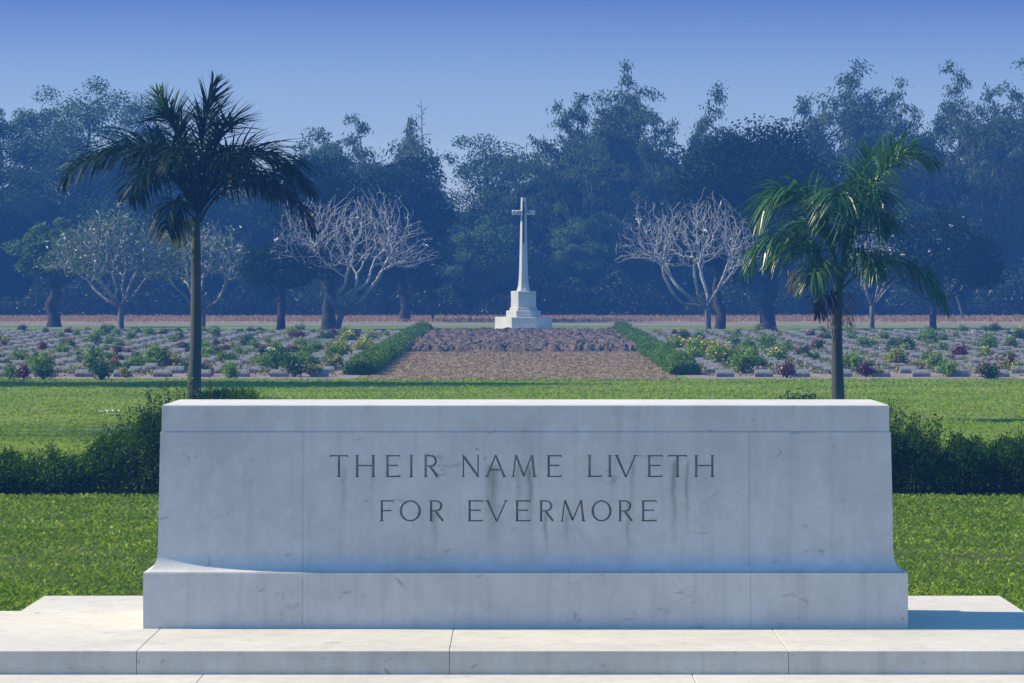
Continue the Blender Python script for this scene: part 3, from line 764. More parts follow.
# ------------------------------------------------------------------ hedges and bushes near the stone
def hedge(name, label, x0, x1, yc, prof, dep, n, seed, m='hedge', leaf=(.05,.016), wisps=60, group=None):
    """prof: list of (x, height)"""
    rng = np.random.default_rng(seed)
    t = empty(name, ((x0+x1)/2, yc, 0), label, 'hedge', group)
    x = rng.uniform(x0,x1,n); px_, ph_ = zip(*prof); h = np.interp(x, px_, ph_)
    h = h*(1+.13*np.sin(x*5.1+seed)+.10*np.sin(x*13.7)+.07*np.sin(x*29))
    a = rng.uniform(0,PI,n); rr = rng.uniform(.35,1,n)**.45
    y = np.cos(a)*dep/2*rr; z = np.sin(a)**.55*h*rr
    z = np.where(rng.uniform(size=n) < .3, rng.uniform(0,1,n)*h*.9, z)
    P = np.stack([x-(x0+x1)/2, y, np.abs(z)+rng.normal(size=n)*.03],1)
    V, Fq = leaf_quads(P, leaf[0], leaf[1], rng, 0, -.35)
    mb = MB(); mb.add(V,Fq)
    tw = MB()
    for k in range(wisps*3):
        x = rng.uniform(x0,x1); h = np.interp(x, px_, ph_); yy = rng.uniform(-.8,.8)*dep/2
        L = h*(rng.uniform(.6,1.0) if k > wisps else rng.uniform(1.05,1.34)); dx, dy = rng.normal(size=2)*.12
        p = np.array([(x-(x0+x1)/2,yy,0),(x-(x0+x1)/2+dx*.4,yy+dy*.4,L*.6),(x-(x0+x1)/2+dx,yy+dy,L)])
        tw.tube(p, [.006,.004,.002], 4)
        if k <= wisps:
            q = rng.uniform(.6,1,60); pp = p[1]+(p[2]-p[1])*((q-.6)/.4)[:,None]+rng.normal(size=(60,3))*.025
            V, Fq = leaf_quads(pp, leaf[0], leaf[1], rng, 0, -.5); mb.add(V,Fq)
    mb.build('foliage', M[m], t); tw.build('twigs', M['twig'], t)
    return t
hx = lambda px: (px-VX)/105.5
hedge('hedge', 'dark untrimmed green hedge meeting the left end of the memorial stone', -8.2, hx(262), 38.3,
      [(-8.2,.32),(hx(40),.32),(hx(75),.35),(hx(98),.42),(hx(118),.55),(hx(140),.74),(hx(170),.85),(hx(262),.76)], 1.15, 130000, 3, leaf=(.045,.012), wisps=150)
hedge('hedge', 'dark untrimmed green hedge meeting the right end of the memorial stone', hx(790), 8.2, 38.3,
      [(hx(790),.55),(hx(880),.66),(hx(905),.68),(hx(935),.56),(hx(955),.46),(hx(1000),.44),(hx(1024),.48),(8.2,.44)], 1.15, 125000, 4, leaf=(.045,.012), wisps=140)

def bush(name, label, px, Yb, w, h, m, seed, n=2600, ls=.07, flower=None, group=None, cat='bush', blade=False):
    rng = np.random.default_rng(seed); s = F/Yb
    t = empty(name, ((px-VX)/s, Yb, gz(Yb)), label, cat, group)
    bush_parts(t, w, h, m, rng, n, ls, flower, blade); return t
def bush_parts(t, w, h, m, rng, n, ls, flower, blade=False):
    mb = MB()
    if blade:
        x = rng.normal(size=n)*w*.28; y = rng.normal(size=n)*w*.2
        a = rng.uniform(0,2*PI,n); hh = h*rng.uniform(.4,1.1,n)*np.exp(-(x/(w*.45))**2)
        P = np.stack([x,y,np.zeros(n)],1); tip = np.stack([np.cos(a)*hh*.6+x*.3,np.sin(a)*hh*.6,hh],1)
        mid = tip*.5+np.stack([0*x,0*x,hh*.18],1); d = np.stack([-np.sin(a),np.cos(a),0*a],1)*ls*.12
        V = np.stack([P,P+mid-d,P+tip,P+mid+d],1).reshape(-1,3); mb.add(V, np.arange(4*n).reshape(n,4))
    else:
        nc = 16; u = rng.normal(size=(nc,3)); u /= np.linalg.norm(u,axis=1,keepdims=True); u[:,2] = np.abs(u[:,2])
        c = u*np.array([w*.36,w*.32,h*.62])*rng.uniform(.4,1,(nc,1))+np.array([0,0,h*.22])
        k = rng.integers(0,nc,n); P = c[k]+rng.normal(size=(n,3))*np.array([w*.11,w*.11,h*.12]); P[:,2] = np.abs(P[:,2])
        V, Fq = leaf_quads(P, ls, ls*.42, rng, 0, -.3); mb.add(V,Fq)
        st = MB()
        for q in c[:10]: st.tube([(0,0,-.02),q*.5,q], [.012,.009,.004], 4)
        st.build('stems', M['twig'], t)
    mb.build('foliage', M[m], t)
    if flower:
        fm, nf, fs = flower
        u = rng.normal(size=(nf,3)); u /= np.linalg.norm(u,axis=1,keepdims=True); u[:,2] = np.abs(u[:,2])
        P = u*np.array([w*.45,w*.45,h*.75])+np.array([0,0,h*.22])
        P = np.repeat(P,4,0)+rng.normal(size=(nf*4,3))*fs*.3
        V, Fq = leaf_quads(P, fs, fs*.7, rng); mb = MB(); mb.add(V,Fq); mb.build('flowers', M[fm], t)
bush('grassy_bush', 'tufted dark green bush at the foot of the taller palm', 228, 57, 1.5, .55, 'hedge', 21, 2600, .16, blade=True)
bush('bush', 'small sprawling green bush at the foot of the shorter palm', 806, 57.5, .9, .52, 'hedge', 22, 1800, .07)
bush('bush', 'low leafy sprig in the lawn right of the shorter palm', 872, 56.5, .5, .42, 'hedge', 23, 420, .07)
bush('bush', 'low leafy sprig in the lawn just left of the taller palm', 172, 55, .6, .40, 'hedge', 24, 520, .07)

for i, (px, py, lab) in enumerate(((104.0,416,'white fallen blossom on the lawn, leftmost of three'),(109.5,415.6,'white fallen blossom on the lawn, middle of three'),(115.5,415.8,'white fallen blossom on the lawn, rightmost of three'))):
    Y = EYE*F/(py-VY); mb = MB(); rng = np.random.default_rng(i+60)
    a = np.linspace(0,2*PI,6)[:5]; P = np.stack([np.cos(a)*.028,np.sin(a)*.028,np.full(5,.045)],1)
    for q, aa in zip(P,a):
        d = np.array([math.cos(aa),math.sin(aa),.35])*.045; w = np.array([-math.sin(aa),math.cos(aa),0])*.022
        mb.add([q-d*.6,q-w,q+d,q+w],[(0,1,2,3)])
    mb.tube([(0,0,.0),(0,0,.045)],[.004,.006],5)
    o = mb.build('fallen_blossom', M['white_petal'], loc=((px-VX)*Y/F,Y,0)); o.scale = (1.8,1.8,1.5); tag(o, lab, 'blossom', 'white blossoms on the lawn')

# ------------------------------------------------------------------ border hedges of the soil bed
def border(side, label, seed):
    rng = np.random.default_rng(seed); y0, y1 = ydist(375.2), ydist(332.5)
    t = empty('border_hedge', (side*(BX+.25),(y0+y1)/2,gz((y0+y1)/2)), label, 'hedge', 'low hedges along the soil bed')
    n = 60000; y = rng.uniform(0,1,n)**1.35; Y = y0+(y1-y0)*y
    a = rng.uniform(0,PI,n); h = (.34+.06*np.sin(Y*2.3)+.05*np.sin(Y*5.9+side)+.03*np.sin(Y*13.))*rng.uniform(.8,1.2,n); w = .34+.05*np.sin(Y*1.7)
    rr = rng.uniform(0,1,n)**.5
    P = np.stack([np.cos(a)*w*rr, Y-(y0+y1)/2, np.sin(a)**.7*h*rr+.0053*(Y-(y0+y1)/2)],1)
    V, Fq = leaf_quads(P, .10, .035, rng, 0, -.6); mb = MB(); mb.add(V,Fq); mb.build('foliage', M['border'], t)
border(-1, 'low green hedge along the left side of the brown soil bed', 41)
border(1, 'low green hedge along the right side of the brown soil bed', 42)

# ------------------------------------------------------------------ graves
ORD = ['first','second','third','fourth','fifth','sixth','seventh','eighth','ninth','tenth','eleventh','twelfth','thirteenth','fourteenth','fifteenth','sixteenth',
       'seventeenth','eighteenth','nineteenth','twentieth','twenty-first','twenty-second','twenty-third','twenty-fourth','twenty-fifth','twenty-sixth']
def marker_geo(mb, pm, off=(0,0,0), ang=0):
    w, d, h0, h1 = .20, .14, .08, .165
    R = lambda p: (p[0]*math.cos(ang)-p[1]*math.sin(ang)+off[0], p[0]*math.sin(ang)+p[1]*math.cos(ang)+off[1], p[2]+off[2])
    v = [(-w,-d,-.03),(w,-d,-.03),(w,d,-.03),(-w,d,-.03),(-w,-d,h0),(w,-d,h0),(w,d,h1),(-w,d,h1),(w,d-.05,h1),(-w,d-.05,h1)]
    mb.add([R(p) for p in v], [(0,3,2,1),(4,5,8,9),(9,8,6,7),(0,1,5,4),(2,3,7,6)])
    mb.add([R(p) for p in (v[1],v[2],v[6],v[8],v[5])], [(0,1,2,3,4)]); mb.add([R(p) for p in (v[0],v[4],v[9],v[7],v[3])], [(0,1,2,3,4)])
    sl = (h1-h0)/(2*d-.05); 
    q = []
    for x, y in ((-.165,-d+.03),(.165,-d+.03),(.165,d-.08),(-.165,d-.08)):
        q.append((x,y,h0+(y+d)*sl))
    lo = [R((a,b,c+.001)) for a,b,c in q]; hi = [R((a,b-.003,c+.010)) for a,b,c in q]
    pm.loops([lo,hi])
mk = MB(); pq = MB(); marker_geo(mk, pq)
proto = empty('grave_marker', (0,0,0), 'x', 'grave marker', 'x')
mk.build('pedestal', M['marker'], proto); pq.build('plaque', M['plaque'], proto)
rnd = random.Random(7); first = True; nind = 0
rows = [88.6+3.0*k for k in range(21)]
farm = MB(); farp = MB()
cand = []
for r, Y in enumerate(rows):
    s = F/Y
    for side in (-1,1):
        nmax = 26
        for k in range(nmax):
            X = side*(BX+1.05+.87*k)
            px = VX+X*s
            if -14 < px < 1038: cand.append((r,Y,side,k,X))
for idx, (r,Y,side,k,X) in enumerate(cand):
    jx, jy, ja = rnd.uniform(-.04,.04), rnd.uniform(-.06,.06), rnd.uniform(-.05,.05)
    if idx < 300:
        o = proto if first else copy_tree(proto); first = False
        o.location = (X+jx, Y+jy, gz(Y)); o.rotation_euler.z = ja
        sd = 'left' if side < 0 else 'right'
        o['label'] = 'grey grave marker %s of the bed, %s row, %s out from the bed' % (sd, ORD[r], ORD[k])
        o['group'] = 'grave markers in rows %s of the soil bed' % sd
    else:
        marker_geo(farm, farp, (X+jx, Y+jy, gz(Y)), ja)
fm = farm.build('far_grave_markers', M['marker']); tag(fm, 'far rows of low grey grave markers dwindling towards the cross', 'grave markers', kind='stuff')
fp = farp.build('plaques', M['plaque'], fm); fp['kind'] = 'stuff'

M['croton_red'] = leafmat('dark_red_leaves', (.07,.012,.018), (.16,.025,.035), None, 3, .25, .06)
M['croton_yellow'] = leafmat('yellow_green_leaves', (.16,.20,.03), (.42,.38,.05), None, 4, .35, .05)
M['shrub_green'] = leafmat('shrub_leaves', (.08,.17,.02), (.24,.38,.05), None, 3, .4, .01)
M['shrub_dark'] = leafmat('dark_shrub_leaves', (.03,.085,.02), (.08,.17,.035), None, 3, .35, .02)
M['shrub_grey'] = leafmat('grey_green_leaves', (.10,.15,.05), (.27,.34,.11), None, 3, .35, .01)
for nm, c in (('f_red',(.55,.05,.05)),('f_pink',(.6,.12,.32)),('f_yellow',(.75,.55,.05)),('f_orange',(.7,.25,.06)),('f_white',(.8,.8,.75)),('f_mauve',(.30,.14,.38))):
    M[nm] = simple(nm+'_petals', [(.3,tuple(q*.85 for q in c)),(.7,c)], 8, .6)
KINDS = {
 'green': ('flowering_shrub','bushy bright green shrub','shrub_green',None,.62,.52),
 'greenf': ('flowering_shrub','green shrub dotted with white flowers','shrub_green',('f_white',12,.04),.58,.5),
 'dark': ('flowering_shrub','dark green leafy shrub','shrub_dark',None,.66,.5),
 'red': ('croton_shrub','dark red leafed shrub','croton_red',None,.52,.45),
 'yellow': ('croton_shrub','yellow and green leafed shrub','croton_yellow',None,.45,.36),
 'yellowf': ('flowering_shrub','green shrub full of yellow flowers','shrub_green',('f_yellow',38,.05),.62,.5),
 'redf': ('rose_bush','green shrub with red flowers','shrub_dark',('f_red',20,.05),.52,.46),
 'orangef': ('flowering_shrub','green shrub with orange flowers','shrub_green',('f_orange',18,.05),.55,.48),
 'pinkf': ('flowering_shrub','shrub with magenta flowers','shrub_dark',('f_pink',26,.05),.45,.4),
 'grey': ('flowering_shrub','small grey green shrub','shrub_grey',None,.42,.34)}
M['faded'] = leafmat('faded_leaves', (.14,.10,.10), (.34,.25,.24), None, 3, .2, .0)
protos = {}
for i, (k, (nm, lab, m, fl, w, h)) in enumerate(KINDS.items()):
    for v in range(2):
        t = empty(nm, (0,0,0), lab, 'shrub'); bush_parts(t, w, h, m, np.random.default_rng(200+i*3+v), 750, .085, fl); protos[(k,v)] = [t, False]
spots = [('red',24,379,.75),('green',41,376,1.1),('green',156,369,1.25),('green',21,364,.9),('green',63,358,.9),('dark',101,380,1.1),('yellow',172,369,1.1),('greenf',92,370,1.1),
 ('redf',113,372,.8),('green',136,371,.9),('dark',294,377,1.2),('yellow',316,377,.9),('yellow',336,370,1.0),('yellowf',338,360,1.3),('greenf',278,367,1.2),('green',207,361,1),('yellowf',366,354,1.2),
 ('green',262,370,1.0),('dark',248,350,1.),('green',300,350,.9),('yellowf',350,345,1.1),('redf',265,361,1),('dark',277,372,1.0),
 ('green',744,374,1.35),('yellowf',719,366,1.3),('yellowf',696,359,1.2),('red',787,378,.9),('pinkf',802,360,1.),('green',766,352,1.1),('greenf',735,349,1.),('yellowf',676,352,1.1),
 ('red',961,361,1.1),('red',1007,370,1.0),('redf',988,379,1.1),('red',866,377,.9),('orangef',897,368,1.15),('orangef',935,372,1.1),('yellow',916,371,.85),('green',852,372,1.2),('yellow',880,377,.6),
 ('dark',905,352,1.),('green',930,347,1.1),('green',988,353,1.1),('greenf',1010,351,1.),('redf',818,352,.9),('green',780,360,.9),('dark',760,371,.8),('green',948,377,.8),
 ('dark',45,380,.9),('greenf',10,380,.8),('yellow',125,378,.7),('red',120,366,.7),('redf',205,376,.8),('green',230,379,.8),('redf',183,352,.8)]
r2 = random.Random(99)
for _ in range(230):
    side = r2.choice((-1,1)); Y = r2.uniform(92,149); s = F/Y
    xm = (VX/s if side < 0 else (1024-VX)/s); X = side*r2.uniform(BX+.9, xm+.3)
    py = VY+(EYE-gz(Y))*s
    k = r2.choice(['green','green','greenf','dark','dark','redf','yellowf','grey','grey','green','red','pinkf','yellow','orangef'])
    spots.append((k, VX+X*s, py, r2.uniform(.45,.95)))
byrow = {}
for sp in spots:
    Y = ydist(sp[2]); r = max(0, min(len(rows)-1, int(round((Y-88.6)/3.0)))); side = -1 if sp[1] < VX else 1
    X = (sp[1]-VX)*Y/F
    byrow.setdefault((r,side), []).append((abs(X), X, Y, sp))
for (r,side), lst in byrow.items():
    lst.sort(key=lambda q: q[0])
    for n_, (_, X, Y, sp) in enumerate(lst):
        pr = protos[(sp[0], r2.randint(0,1))]
        t = pr[0] if not pr[1] else copy_tree(pr[0])
        pr[1] = True
        t.location = (X,Y,gz(Y)); t.rotation_euler.z = r2.uniform(0,6.28); q = sp[3]; t.scale = (q,q,q*r2.uniform(.85,1.15))
        sd = 'left' if side < 0 else 'right'
        t['label'] = '%s %s of bed, %s grave row, %s shrub out' % (KINDS[sp[0]][1], sd, ORD[r], ORD[n_] if n_ < len(ORD) else 'last')
        t['group'] = 'shrubs and flowers among the graves'
for pr in protos.values():
    if not pr[1]:
        for ch in list(pr[0].children): bpy.data.objects.remove(ch)
        bpy.data.objects.remove(pr[0])

# low bedding plants round the markers
def bedding():
    rng = np.random.default_rng(77)
    for nm, m, n, ls, lab in (('ground_cover','shrub_grey',120000,.09,'low grey green bedding plants between the grave markers'),('faded_ground_cover','faded',80000,.09,'faded mauve brown bedding plants and fallen leaves between the markers'),('flower_ground_cover','f_mauve',5000,.05,'tiny mauve flowers among the bedding plants'),
                         ('red_ground_cover','f_red',1700,.05,'tiny red flowers among the bedding plants'),('white_ground_cover','f_white',1300,.045,'tiny white flowers among the bedding plants')):
        Y = rng.choice(rows, n)+rng.normal(size=n)*.6; X = rng.choice([-1,1], n)*rng.uniform(BX+.6, 21, n)
        ok = np.sin(X*1.9+Y*.7)+np.sin(X*.83-Y)*.8 > -.5
        P = np.stack([X,Y,np.maximum(0,.0053*(Y-86))+rng.uniform(0,1,n)**2*.14+.01],1)[ok & (Y > 89.1)]
        V, Fq = leaf_quads(P, ls, ls*.5, rng, .2); mb = MB(); mb.add(V,Fq); o = mb.build(nm, M[m]); tag(o, lab, 'plants', kind='stuff')
bedding()
# row of small white edging stones at the far right
for k in range(17):
    px = 943+k*5.0; Y = ydist(333.4)-k*.02
    mb = MB(); w, h, d = .055, .10, .14
    mb.loops([[(-w,-d,-.02),(w,-d,-.02),(w,d,-.02),(-w,d,-.02)],[(-w,-d,h*.7),(w,-d,h*.7),(w,d,h*.7),(-w,d,h*.7)],[(-w*.6,-d*.85,h),(w*.6,-d*.85,h),(w*.6,d*.85,h),(-w*.6,d*.85,h)]])
    o = mb.build('edging_stone', M['white_petal'], loc=((px-VX)*Y/F,Y,gz(Y))); o.rotation_euler.z = .5
    tag(o, 'small white edging stone behind the right hand graves, %s in its row from the left' % ORD[k], 'stone', 'white edging stones in a row')

# ------------------------------------------------------------------ frangipani trees
def frangipani(label, px, by, x0, x1, top, lo, seed, natt=750, leaves=0, flowers=20, bark='bark_pale', forkpx=None, tw=.13, Y=None, lean=0, rtip=.0065, leaf='frang_leaf', step=.11):
    natt = int(natt*5.5)
    rng = np.random.default_rng(seed)
    Y = Y or ydist(by); s = F/Y; z0 = gz(Y); X = (px-VX)/s
    t = empty('frangipani_tree', (X,Y,z0-.03), label, 'tree', 'frangipani trees behind the graves')
    W = (x1-x0)/s/2; cx = ((x0+x1)/2-px)/s; H = EYE-(top-VY)/s-z0; L = EYE-(lo-VY)/s-z0
    u = rng.uniform(-1,1,(natt*4,3)); u[:,2] = np.abs(u[:,2])
    r2_ = (u**2).sum(1); keep = (r2_ < 1) & (r2_ > .30) & (u[:,2] > .0)
    u = u[keep][:natt]
    az = np.arctan2(u[:,1],u[:,0]); k_ = 1.03+.05*np.sin(az*3+seed)+.06*np.sin(az*5+seed*2.3)+.05*np.sin(u[:,2]*6+az*2+seed); u = u*(k_*.95)[:,None]
    # flat topped dome that rises outward from the fork
    rr = np.sqrt(u[:,0]**2+u[:,1]**2)
    att = np.stack([cx+u[:,0]*W, u[:,1]*W*.8, L+(H-L)*(u[:,2]*.92+.06*np.sin(u[:,0]*7)+.05*rr)],1)
    fk = (forkpx or (by-(by-lo)*.45)); fz = EYE-(fk-VY)/s-z0
    start = [(0,0,-.1),(0,0,fz*.3),(lean*.4,0,fz*.65),(lean,.02,fz)]
    par0 = [-1,0,1,2]; f0 = np.array(start[-1])
    nl = 6
    for k in range(nl):                                           # the main limbs fan out of the fork
        a = 2*PI*(k+rng.uniform(-.25,.25))/nl+.4; out = rng.uniform(.45,.8); tgt = np.array([cx+math.cos(a)*W*out, math.sin(a)*W*.75*out, L+(H-L)*rng.uniform(.0,.35)*(1.4-out)])
        prev = 3; Lk = np.linalg.norm(tgt-f0)*.55; d0 = (tgt-f0)/np.linalg.norm(tgt-f0); m_ = max(3, int(Lk/step)); cur = f0.copy()
        bend = rng.normal(size=3)*.35
        for j in range(m_):
            d = d0+bend*math.sin(j/m_*5+k)+np.array([0,0,-.25+.5*j/m_]); cur = cur+d/np.linalg.norm(d)*step
            start.append(tuple(cur)); par0.append(prev); prev = len(start)-1
    nodes, par = grow(start, att, step, step*1.15, rng, .30, iters=110, infl=.8, par0=par0, free=9)
    par_ = np.array(par); ok = par_ >= 0
    for _ in range(3):                                            # soften the kinks of the growth
        acc = nodes.copy(); cnt = np.ones(len(nodes))
        np.add.at(acc, par_[ok], nodes[ok]); np.add.at(cnt, par_[ok], 1)
        acc[ok] += nodes[par_[ok]]; cnt[ok] += 1
        sm = acc/cnt[:,None]; sm[:4] = nodes[:4]; nodes = sm
    mb = MB(); tips = branch_mesh(mb, nodes, par, rtip, tw, 6)
    mb.tube([(0,0,-.1),(0,0,.12),(0,0,.3)], [tw*1.5,tw*1.2,tw], 8)
    mb.build('trunk', M[bark], t, True)
    tp = nodes[tips]
    if leaves:
        k = rng.integers(0,len(tp),leaves); P = tp[k]+rng.normal(size=(leaves,3))*.14
        V, Fq = leaf_quads(P, .22, .07, rng, .1, -.1); m2 = MB(); m2.add(V,Fq); m2.build('leaves', M[leaf], t)
    if flowers:
        up = tp[tp[:,2] > L+(H-L)*.25]
        k = rng.integers(0,len(up),flowers); P = np.repeat(up[k]+np.array([0,0,.04]),7,0)+rng.normal(size=(flowers*7,3))*.045
        V, Fq = leaf_quads(P, .09, .06, rng); m3 = MB(); m3.add(V,Fq); m3.build('blossoms', M['white_petal'], t)
    return t
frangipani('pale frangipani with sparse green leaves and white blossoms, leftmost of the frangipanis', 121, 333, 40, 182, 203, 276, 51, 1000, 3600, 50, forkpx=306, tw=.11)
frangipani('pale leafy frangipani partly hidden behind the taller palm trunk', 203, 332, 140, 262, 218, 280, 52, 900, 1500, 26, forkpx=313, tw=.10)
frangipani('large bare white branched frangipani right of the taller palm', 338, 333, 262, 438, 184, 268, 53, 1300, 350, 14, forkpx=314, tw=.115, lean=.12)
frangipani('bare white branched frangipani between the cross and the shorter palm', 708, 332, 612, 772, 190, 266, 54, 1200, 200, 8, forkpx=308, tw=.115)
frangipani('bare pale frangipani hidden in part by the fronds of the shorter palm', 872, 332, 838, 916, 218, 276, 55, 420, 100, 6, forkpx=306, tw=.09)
frangipani('dark leafy frangipani with scattered white blossoms at the right of the shorter palm', 933, 332, 872, 1006, 203, 286, 56, 600, 9000, 34, bark='bark_dark', forkpx=300, tw=.13, leaf='tree_dark')
frangipani('thin white crooked sapling at the edge of the dry field on the right', 962, 321, 938, 968, 272, 290, 57, 40, 60, 2, forkpx=296, tw=.05, lean=-.25, step=.2)

# ------------------------------------------------------------------ middle distance trees
BT = broad_tree
BT('rain_tree', 'hazy green tree with a stout trunk behind the leftmost frangipani', 54, 214, 327, 84, 'tree_light', 61, trunk_w=12, crown_lo=.36, ncl=60, npc=209, ls=0.172, bark='bark_dark')
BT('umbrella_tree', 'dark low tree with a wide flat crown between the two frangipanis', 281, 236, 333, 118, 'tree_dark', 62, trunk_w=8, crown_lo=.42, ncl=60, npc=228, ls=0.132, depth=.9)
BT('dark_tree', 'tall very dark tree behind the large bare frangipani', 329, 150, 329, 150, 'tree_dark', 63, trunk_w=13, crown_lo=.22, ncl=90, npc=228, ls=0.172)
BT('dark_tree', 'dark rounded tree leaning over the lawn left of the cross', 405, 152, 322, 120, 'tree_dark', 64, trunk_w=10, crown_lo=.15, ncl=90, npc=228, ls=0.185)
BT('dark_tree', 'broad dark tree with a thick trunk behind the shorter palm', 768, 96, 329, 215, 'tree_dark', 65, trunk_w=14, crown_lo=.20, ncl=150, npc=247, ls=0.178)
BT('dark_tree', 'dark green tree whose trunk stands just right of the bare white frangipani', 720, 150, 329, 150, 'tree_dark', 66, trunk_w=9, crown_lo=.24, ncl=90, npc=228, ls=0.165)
BT('sapling', 'slender young tree alone in the dry field left of the cross', 433, 286, 322, 15, 'tree_light', 67, trunk_w=1.6, crown_lo=.55, ncl=8, npc=49, ls=0.106)
BT('shade_tree', 'tall tree beyond the left edge, the nearer of two shading the lawn', VX-15.6*F/83.4, VY+EYE*F/83.4-13*F/83.4, 300, 6.0*F/83.4, 'tree_mid', 68, Y=83.4, crown_lo=.3, ncl=80, npc=110, ls=.26)
BT('shade_tree', 'tall tree beyond the left edge, the farther of two shading the lawn', VX-21.5*F/83.8, VY+EYE*F/83.8-15.5*F/83.8, 300, 7.5*F/83.8, 'tree_mid', 69, Y=83.8, crown_lo=.3, ncl=90, npc=110, ls=.28)
# the wood: broad trees, each with its own crown
for a in (
 ('woodland_tree','tall leafy woodland tree at the left edge of the photo',2,90,330,120,'tree_mid',70,205),
 ('woodland_tree','tall lacy woodland tree, highest at the left, above the leftmost frangipani',92,60,330,112,'tree_mid',71,204),
 ('woodland_tree','broad woodland tree seen over the left fronds of the taller palm',140,84,330,95,'tree_mid',72,209),
 ('woodland_tree','round woodland tree between the left edge and the highest crown',42,80,330,92,'tree_mid',73,213),
 ('woodland_tree','lower woodland tree behind the crown of the taller palm',205,150,330,90,'tree_mid',74,203),
 ('woodland_tree','dim woodland tree right of the crown of the taller palm',258,158,330,95,'tree_mid',75,207),
 ('woodland_tree','ragged woodland tree above the large bare frangipani',322,114,330,72,'tree_mid',76,206),
 ('woodland_tree','low woodland tree in the dip under the thin bare tree',432,174,330,60,'tree_dark',77,208),
 ('feathery_tree','feathery open crowned tree left above the cross',485,126,330,88,'tree_mid',78,207),
 ('light_green_tree','lighter green tree just left of the cross',478,215,330,90,'tree_light',79,199),
 ('woodland_tree','dark tree directly behind the cross head',540,160,330,80,'tree_dark',80,205),
 ('creeper_tree','creeper hung pale green tree just right of the cross',588,205,330,80,'tree_light',81,200),
 ('woodland_tree','dim tree between the creeper hung tree and the bare white frangipani',640,150,330,95,'tree_mid',82,204),
 ('light_green_tree','light green rounded treetop behind the right fronds of the shorter palm',905,198,330,75,'tree_light',83,201),
 ('light_green_tree','light green rounded treetop above the dark leafy frangipani',968,190,330,85,'tree_light',84,202),
 ('woodland_tree','dim woodland tree at the right edge of the photo',1030,185,330,80,'tree_mid',85,203),
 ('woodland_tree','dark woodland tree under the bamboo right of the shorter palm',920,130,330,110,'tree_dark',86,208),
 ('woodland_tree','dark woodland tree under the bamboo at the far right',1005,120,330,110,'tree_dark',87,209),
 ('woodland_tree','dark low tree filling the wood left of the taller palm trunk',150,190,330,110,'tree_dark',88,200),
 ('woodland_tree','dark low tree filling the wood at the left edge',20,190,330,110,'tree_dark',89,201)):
    nm, lab, px, top, by, w, leaf, seed, Y = a
    BT(nm, lab, px, top, by, w, leaf, seed, Y=Y, crown_lo=.14, ncl=85 if nm != 'feathery_tree' else 60, npc=330 if nm != 'feathery_tree' else 210, ls=.155, clsig=.18, trunk_w=8,
       bark='bark_mid' if nm in ('creeper_tree','feathery_tree') else 'bark_dark', group='trees of the wood behind the cemetery', lumps=10, depth=.7)
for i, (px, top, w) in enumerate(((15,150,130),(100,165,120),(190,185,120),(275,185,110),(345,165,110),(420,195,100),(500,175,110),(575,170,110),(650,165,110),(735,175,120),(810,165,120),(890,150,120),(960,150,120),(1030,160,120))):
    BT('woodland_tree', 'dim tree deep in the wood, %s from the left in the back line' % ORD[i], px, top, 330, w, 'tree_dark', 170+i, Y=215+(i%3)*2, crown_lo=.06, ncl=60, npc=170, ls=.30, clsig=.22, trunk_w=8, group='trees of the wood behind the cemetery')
for i, (px, w, top) in enumerate(((-95,150,80),(-210,160,75),(-330,160,85),(1120,130,80),(1230,140,90))):
    BT('woodland_tree', 'woodland tree outside the photo, %s beyond the %s edge' % (ORD[[0,1,2,0,1][i]], 'left' if px < 0 else 'right'), px, top, 330, w, 'tree_mid', 120+i, Y=206, crown_lo=.1, ncl=60, npc=70, ls=.4, trunk_w=8,
       group='trees of the wood behind the cemetery')

for a in (
 ('bamboo clump with two drooping heads behind the large bare frangipani',372,116,202,131,16,.9,0,380),
 ('small bamboo clump nodding to the right beside the thin bare tree',384,118,212,132,9,.8,.03,380),
 ('bamboo clump leaning left over the cross',590,92,203,133,16,1.1,-.16,420),
 ('tallest bamboo plume to the right above the cross',598,64,206,134,15,.6,0,460),
 ('dense bamboo clump between the tallest plume and the leaning plumes',655,92,202,135,20,1.1,.02,420),
 ('bamboo clump with plumes leaning right towards the gap in the treeline',675,84,204,136,14,1.2,.16,420),
 ('upright feathery bamboo column above the broad dark tree',840,62,207,137,11,.55,0,460),
 ('bamboo clump with a rounded head, second from the feathery column',886,70,204,138,14,.7,0,430),
 ('bamboo clump arching right above the light green treetops',915,78,203,139,14,1.0,.08,420),
 ('large bamboo clump with arching heads near the right edge',985,66,201,140,22,1.2,-.06,430),
 ('bamboo clump cut by the right edge of the photo',1035,58,202,141,18,.9,0,430),
 ('dim bamboo clump low between the feathery column and the palm',800,100,219,142,14,1.0,0,380),
 ('pale bamboo clump rising behind the dark head of the broad dark tree',742,135,206,143,14,1.0,0,380)):
    lab, px, top, Y, seed, cu, sp, ln, npl = a
    bamboo(lab, px, top, 330, Y, seed, cu, sp, ln, npl)

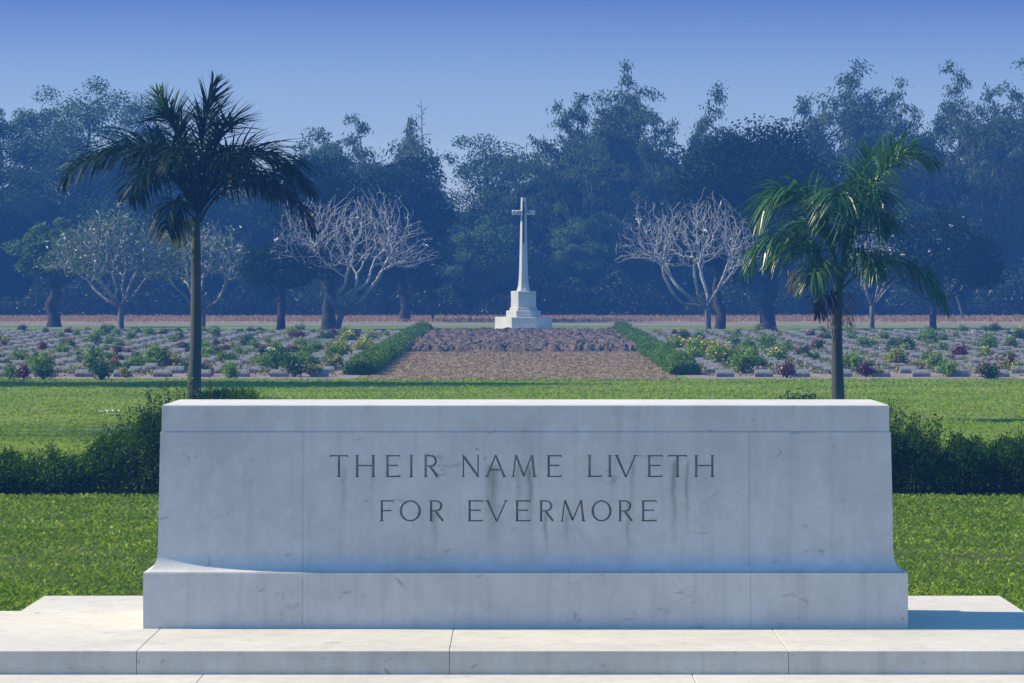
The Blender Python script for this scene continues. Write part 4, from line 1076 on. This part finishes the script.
def bare_tree(label, px, top, Y, seed, w, n=26):
    rng = np.random.default_rng(seed); s = F/Y; z0 = gz(Y); H = EYE-(top-VY)/s-z0
    t = empty('bare_tree', ((px-VX)/s,Y,z0), label, 'tree', 'thin bare trees over the wood')
    mb = MB(); mb.tube([(0,0,0),(.1,0,H*.5),(-.05,0,H)], [.12,.07,.012], 5); mb.build('trunk', M['bark_mid'], t)
    mb = MB()
    for k in range(n):
        q = .55+.42*k/n; a = rng.uniform(0,2*PI); L = w/s*(1.15-q)*1.6*rng.uniform(.6,1.1)
        p = np.array([0,0,H*q]); d = np.array([math.cos(a)*L,math.sin(a)*L,L*rng.uniform(.2,.6)])
        mb.tube([p,p+d*.5+np.array([0,0,.05]),p+d], [.022,.014,.008], 4)
        for j in range(3):
            b = p+d*rng.uniform(.4,.9); e = b+rng.normal(size=3)*L*.2; mb.tube([b,e],[.011,.006],4)
    mb.build('twigs', M['bark_mid'], t)
bare_tree('thin bare tree standing up alone against the sky left of the cross', 422, 98, 212, 151, 24)
bare_tree('faint bare tree poking out of the bamboo right of the tallest plume', 638, 84, 222, 152, 22)
bare_tree('faint bare tree poking out of the bamboo right of the feathery column', 958, 62, 222, 153, 22)

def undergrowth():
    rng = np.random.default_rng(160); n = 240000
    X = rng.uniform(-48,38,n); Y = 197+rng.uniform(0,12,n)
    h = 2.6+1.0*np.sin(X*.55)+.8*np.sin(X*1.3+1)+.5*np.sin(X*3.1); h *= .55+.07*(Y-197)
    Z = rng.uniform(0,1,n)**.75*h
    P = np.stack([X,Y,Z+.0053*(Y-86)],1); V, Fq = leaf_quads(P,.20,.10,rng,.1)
    mb = MB(); mb.add(V,Fq)  # dark leaves added to give the shade under the canopy
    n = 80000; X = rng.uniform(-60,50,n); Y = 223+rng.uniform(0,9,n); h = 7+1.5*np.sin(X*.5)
    P = np.stack([X,Y,rng.uniform(0,1,n)*h+.0053*(Y-86)],1); V, Fq = leaf_quads(P,.5,.3,rng,.1); mb.add(V,Fq)  # back wall of leaves added to close bright gaps of sky
    o = mb.build('undergrowth', M['under']); tag(o, 'dark undergrowth added for the shade along the foot of the wood', 'undergrowth', kind='stuff')
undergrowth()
M['straw'] = leafmat('straw_bits', (.10,.066,.03), (.30,.19,.09), (.46,.32,.17), 2, .1, .0)
blades('straw', [(-BX,BX,yb0,ybm,42000,.035,.012,1.6)], M['straw'], 14, 'brown straw mulch covering the near half of the soil bed')
M['drygrass'] = leafmat('dry_grass_blades', (.27,.18,.12), (.43,.30,.21), None, .4, .3, .02)
o = blades('dry_grass', [(-34,34,ydist(322.6),195,60000,.20,.02,.5)], M['drygrass'], 9, 'pinkish dry grass standing in the field before the wood')

# ------------------------------------------------------------------ haze
m, nt, out = mat('haze_air')
pv = N(nt, 'ShaderNodeVolumePrincipled'); pv.inputs['Color'].default_value = (.052,.175,.53,1); pv.inputs['Density'].default_value = .0021
lk(nt, pv.outputs[0], out.inputs['Volume'])
mb = MB(); mb.box((-310,-65,-1),(310,425,19)); hz = mb.build('haze', m); tag(hz, 'blue morning haze filling the air', 'haze', kind='stuff')

# ------------------------------------------------------------------ world, sun, camera
w = bpy.data.worlds.new('World'); SC.world = w; w.use_nodes = True; nt = w.node_tree; nt.nodes.clear()
sky = nt.nodes.new('ShaderNodeTexSky'); sky.sky_type = 'NISHITA'; sky.sun_disc = False
sky.sun_elevation = SUN_EL; sky.sun_rotation = PI/2-SUN_AZ
sky.air_density = 1.0; sky.dust_density = .2; sky.ozone_density = 3.0
bg = nt.nodes.new('ShaderNodeBackground'); bg.inputs[1].default_value = .12
tint = N(nt, 'ShaderNodeMix', data_type='RGBA', blend_type='MULTIPLY'); tint.inputs[0].default_value = 1; 
geo = N(nt, 'ShaderNodeTexCoord'); sp = N(nt, 'ShaderNodeSeparateXYZ'); lk(nt, geo.outputs['Generated'], sp.inputs[0])
lk(nt, ramp(nt, sp.outputs[2], [(0,(.66,.74,.96)),(.035,(.58,.63,.82)),(.075,(.13,.18,.42)),(.12,(.26,.40,.68)),(.25,(.38,.78,1.06)),(1,(.48,.92,1.10))]), tint.inputs[7])
wo = nt.nodes.new('ShaderNodeOutputWorld')
lk(nt, sky.outputs[0], tint.inputs[6]); lk(nt, tint.outputs[2], bg.inputs[0]); lk(nt, bg.outputs[0], wo.inputs[0])
sl = bpy.data.lights.new('sun', 'SUN'); sl.energy = 4.0; sl.angle = math.radians(.6); sl.color = (1,.87,.64)
so = bpy.data.objects.new('sun', sl); C.objects.link(so); so.rotation_euler = SUN_DIR.to_track_quat('Z','Y').to_euler(); so.location = (-40,20,40)
cd = bpy.data.cameras.new('camera'); cam = bpy.data.objects.new('camera', cd); C.objects.link(cam)
cam.location = (0,0,EYE); cam.rotation_euler = (PI/2,0,0); cd.sensor_width = 36; cd.lens = 36*F/1024
cd.shift_x = -(VX-512)/1024; cd.shift_y = -(341.5-VY)/1024; cd.clip_end = 2000; cd.clip_start = .1
SC.camera = cam
SC.view_settings.view_transform = 'Standard'; SC.view_settings.look = 'None'; SC.view_settings.gamma = 1; SC.view_settings.exposure = 1.05
SC.view_settings.use_curve_mapping = False
SC.cycles.max_bounces = 6; SC.cycles.diffuse_bounces = 3; SC.cycles.glossy_bounces = 2; SC.cycles.volume_bounces = 1; SC.cycles.use_denoising = True
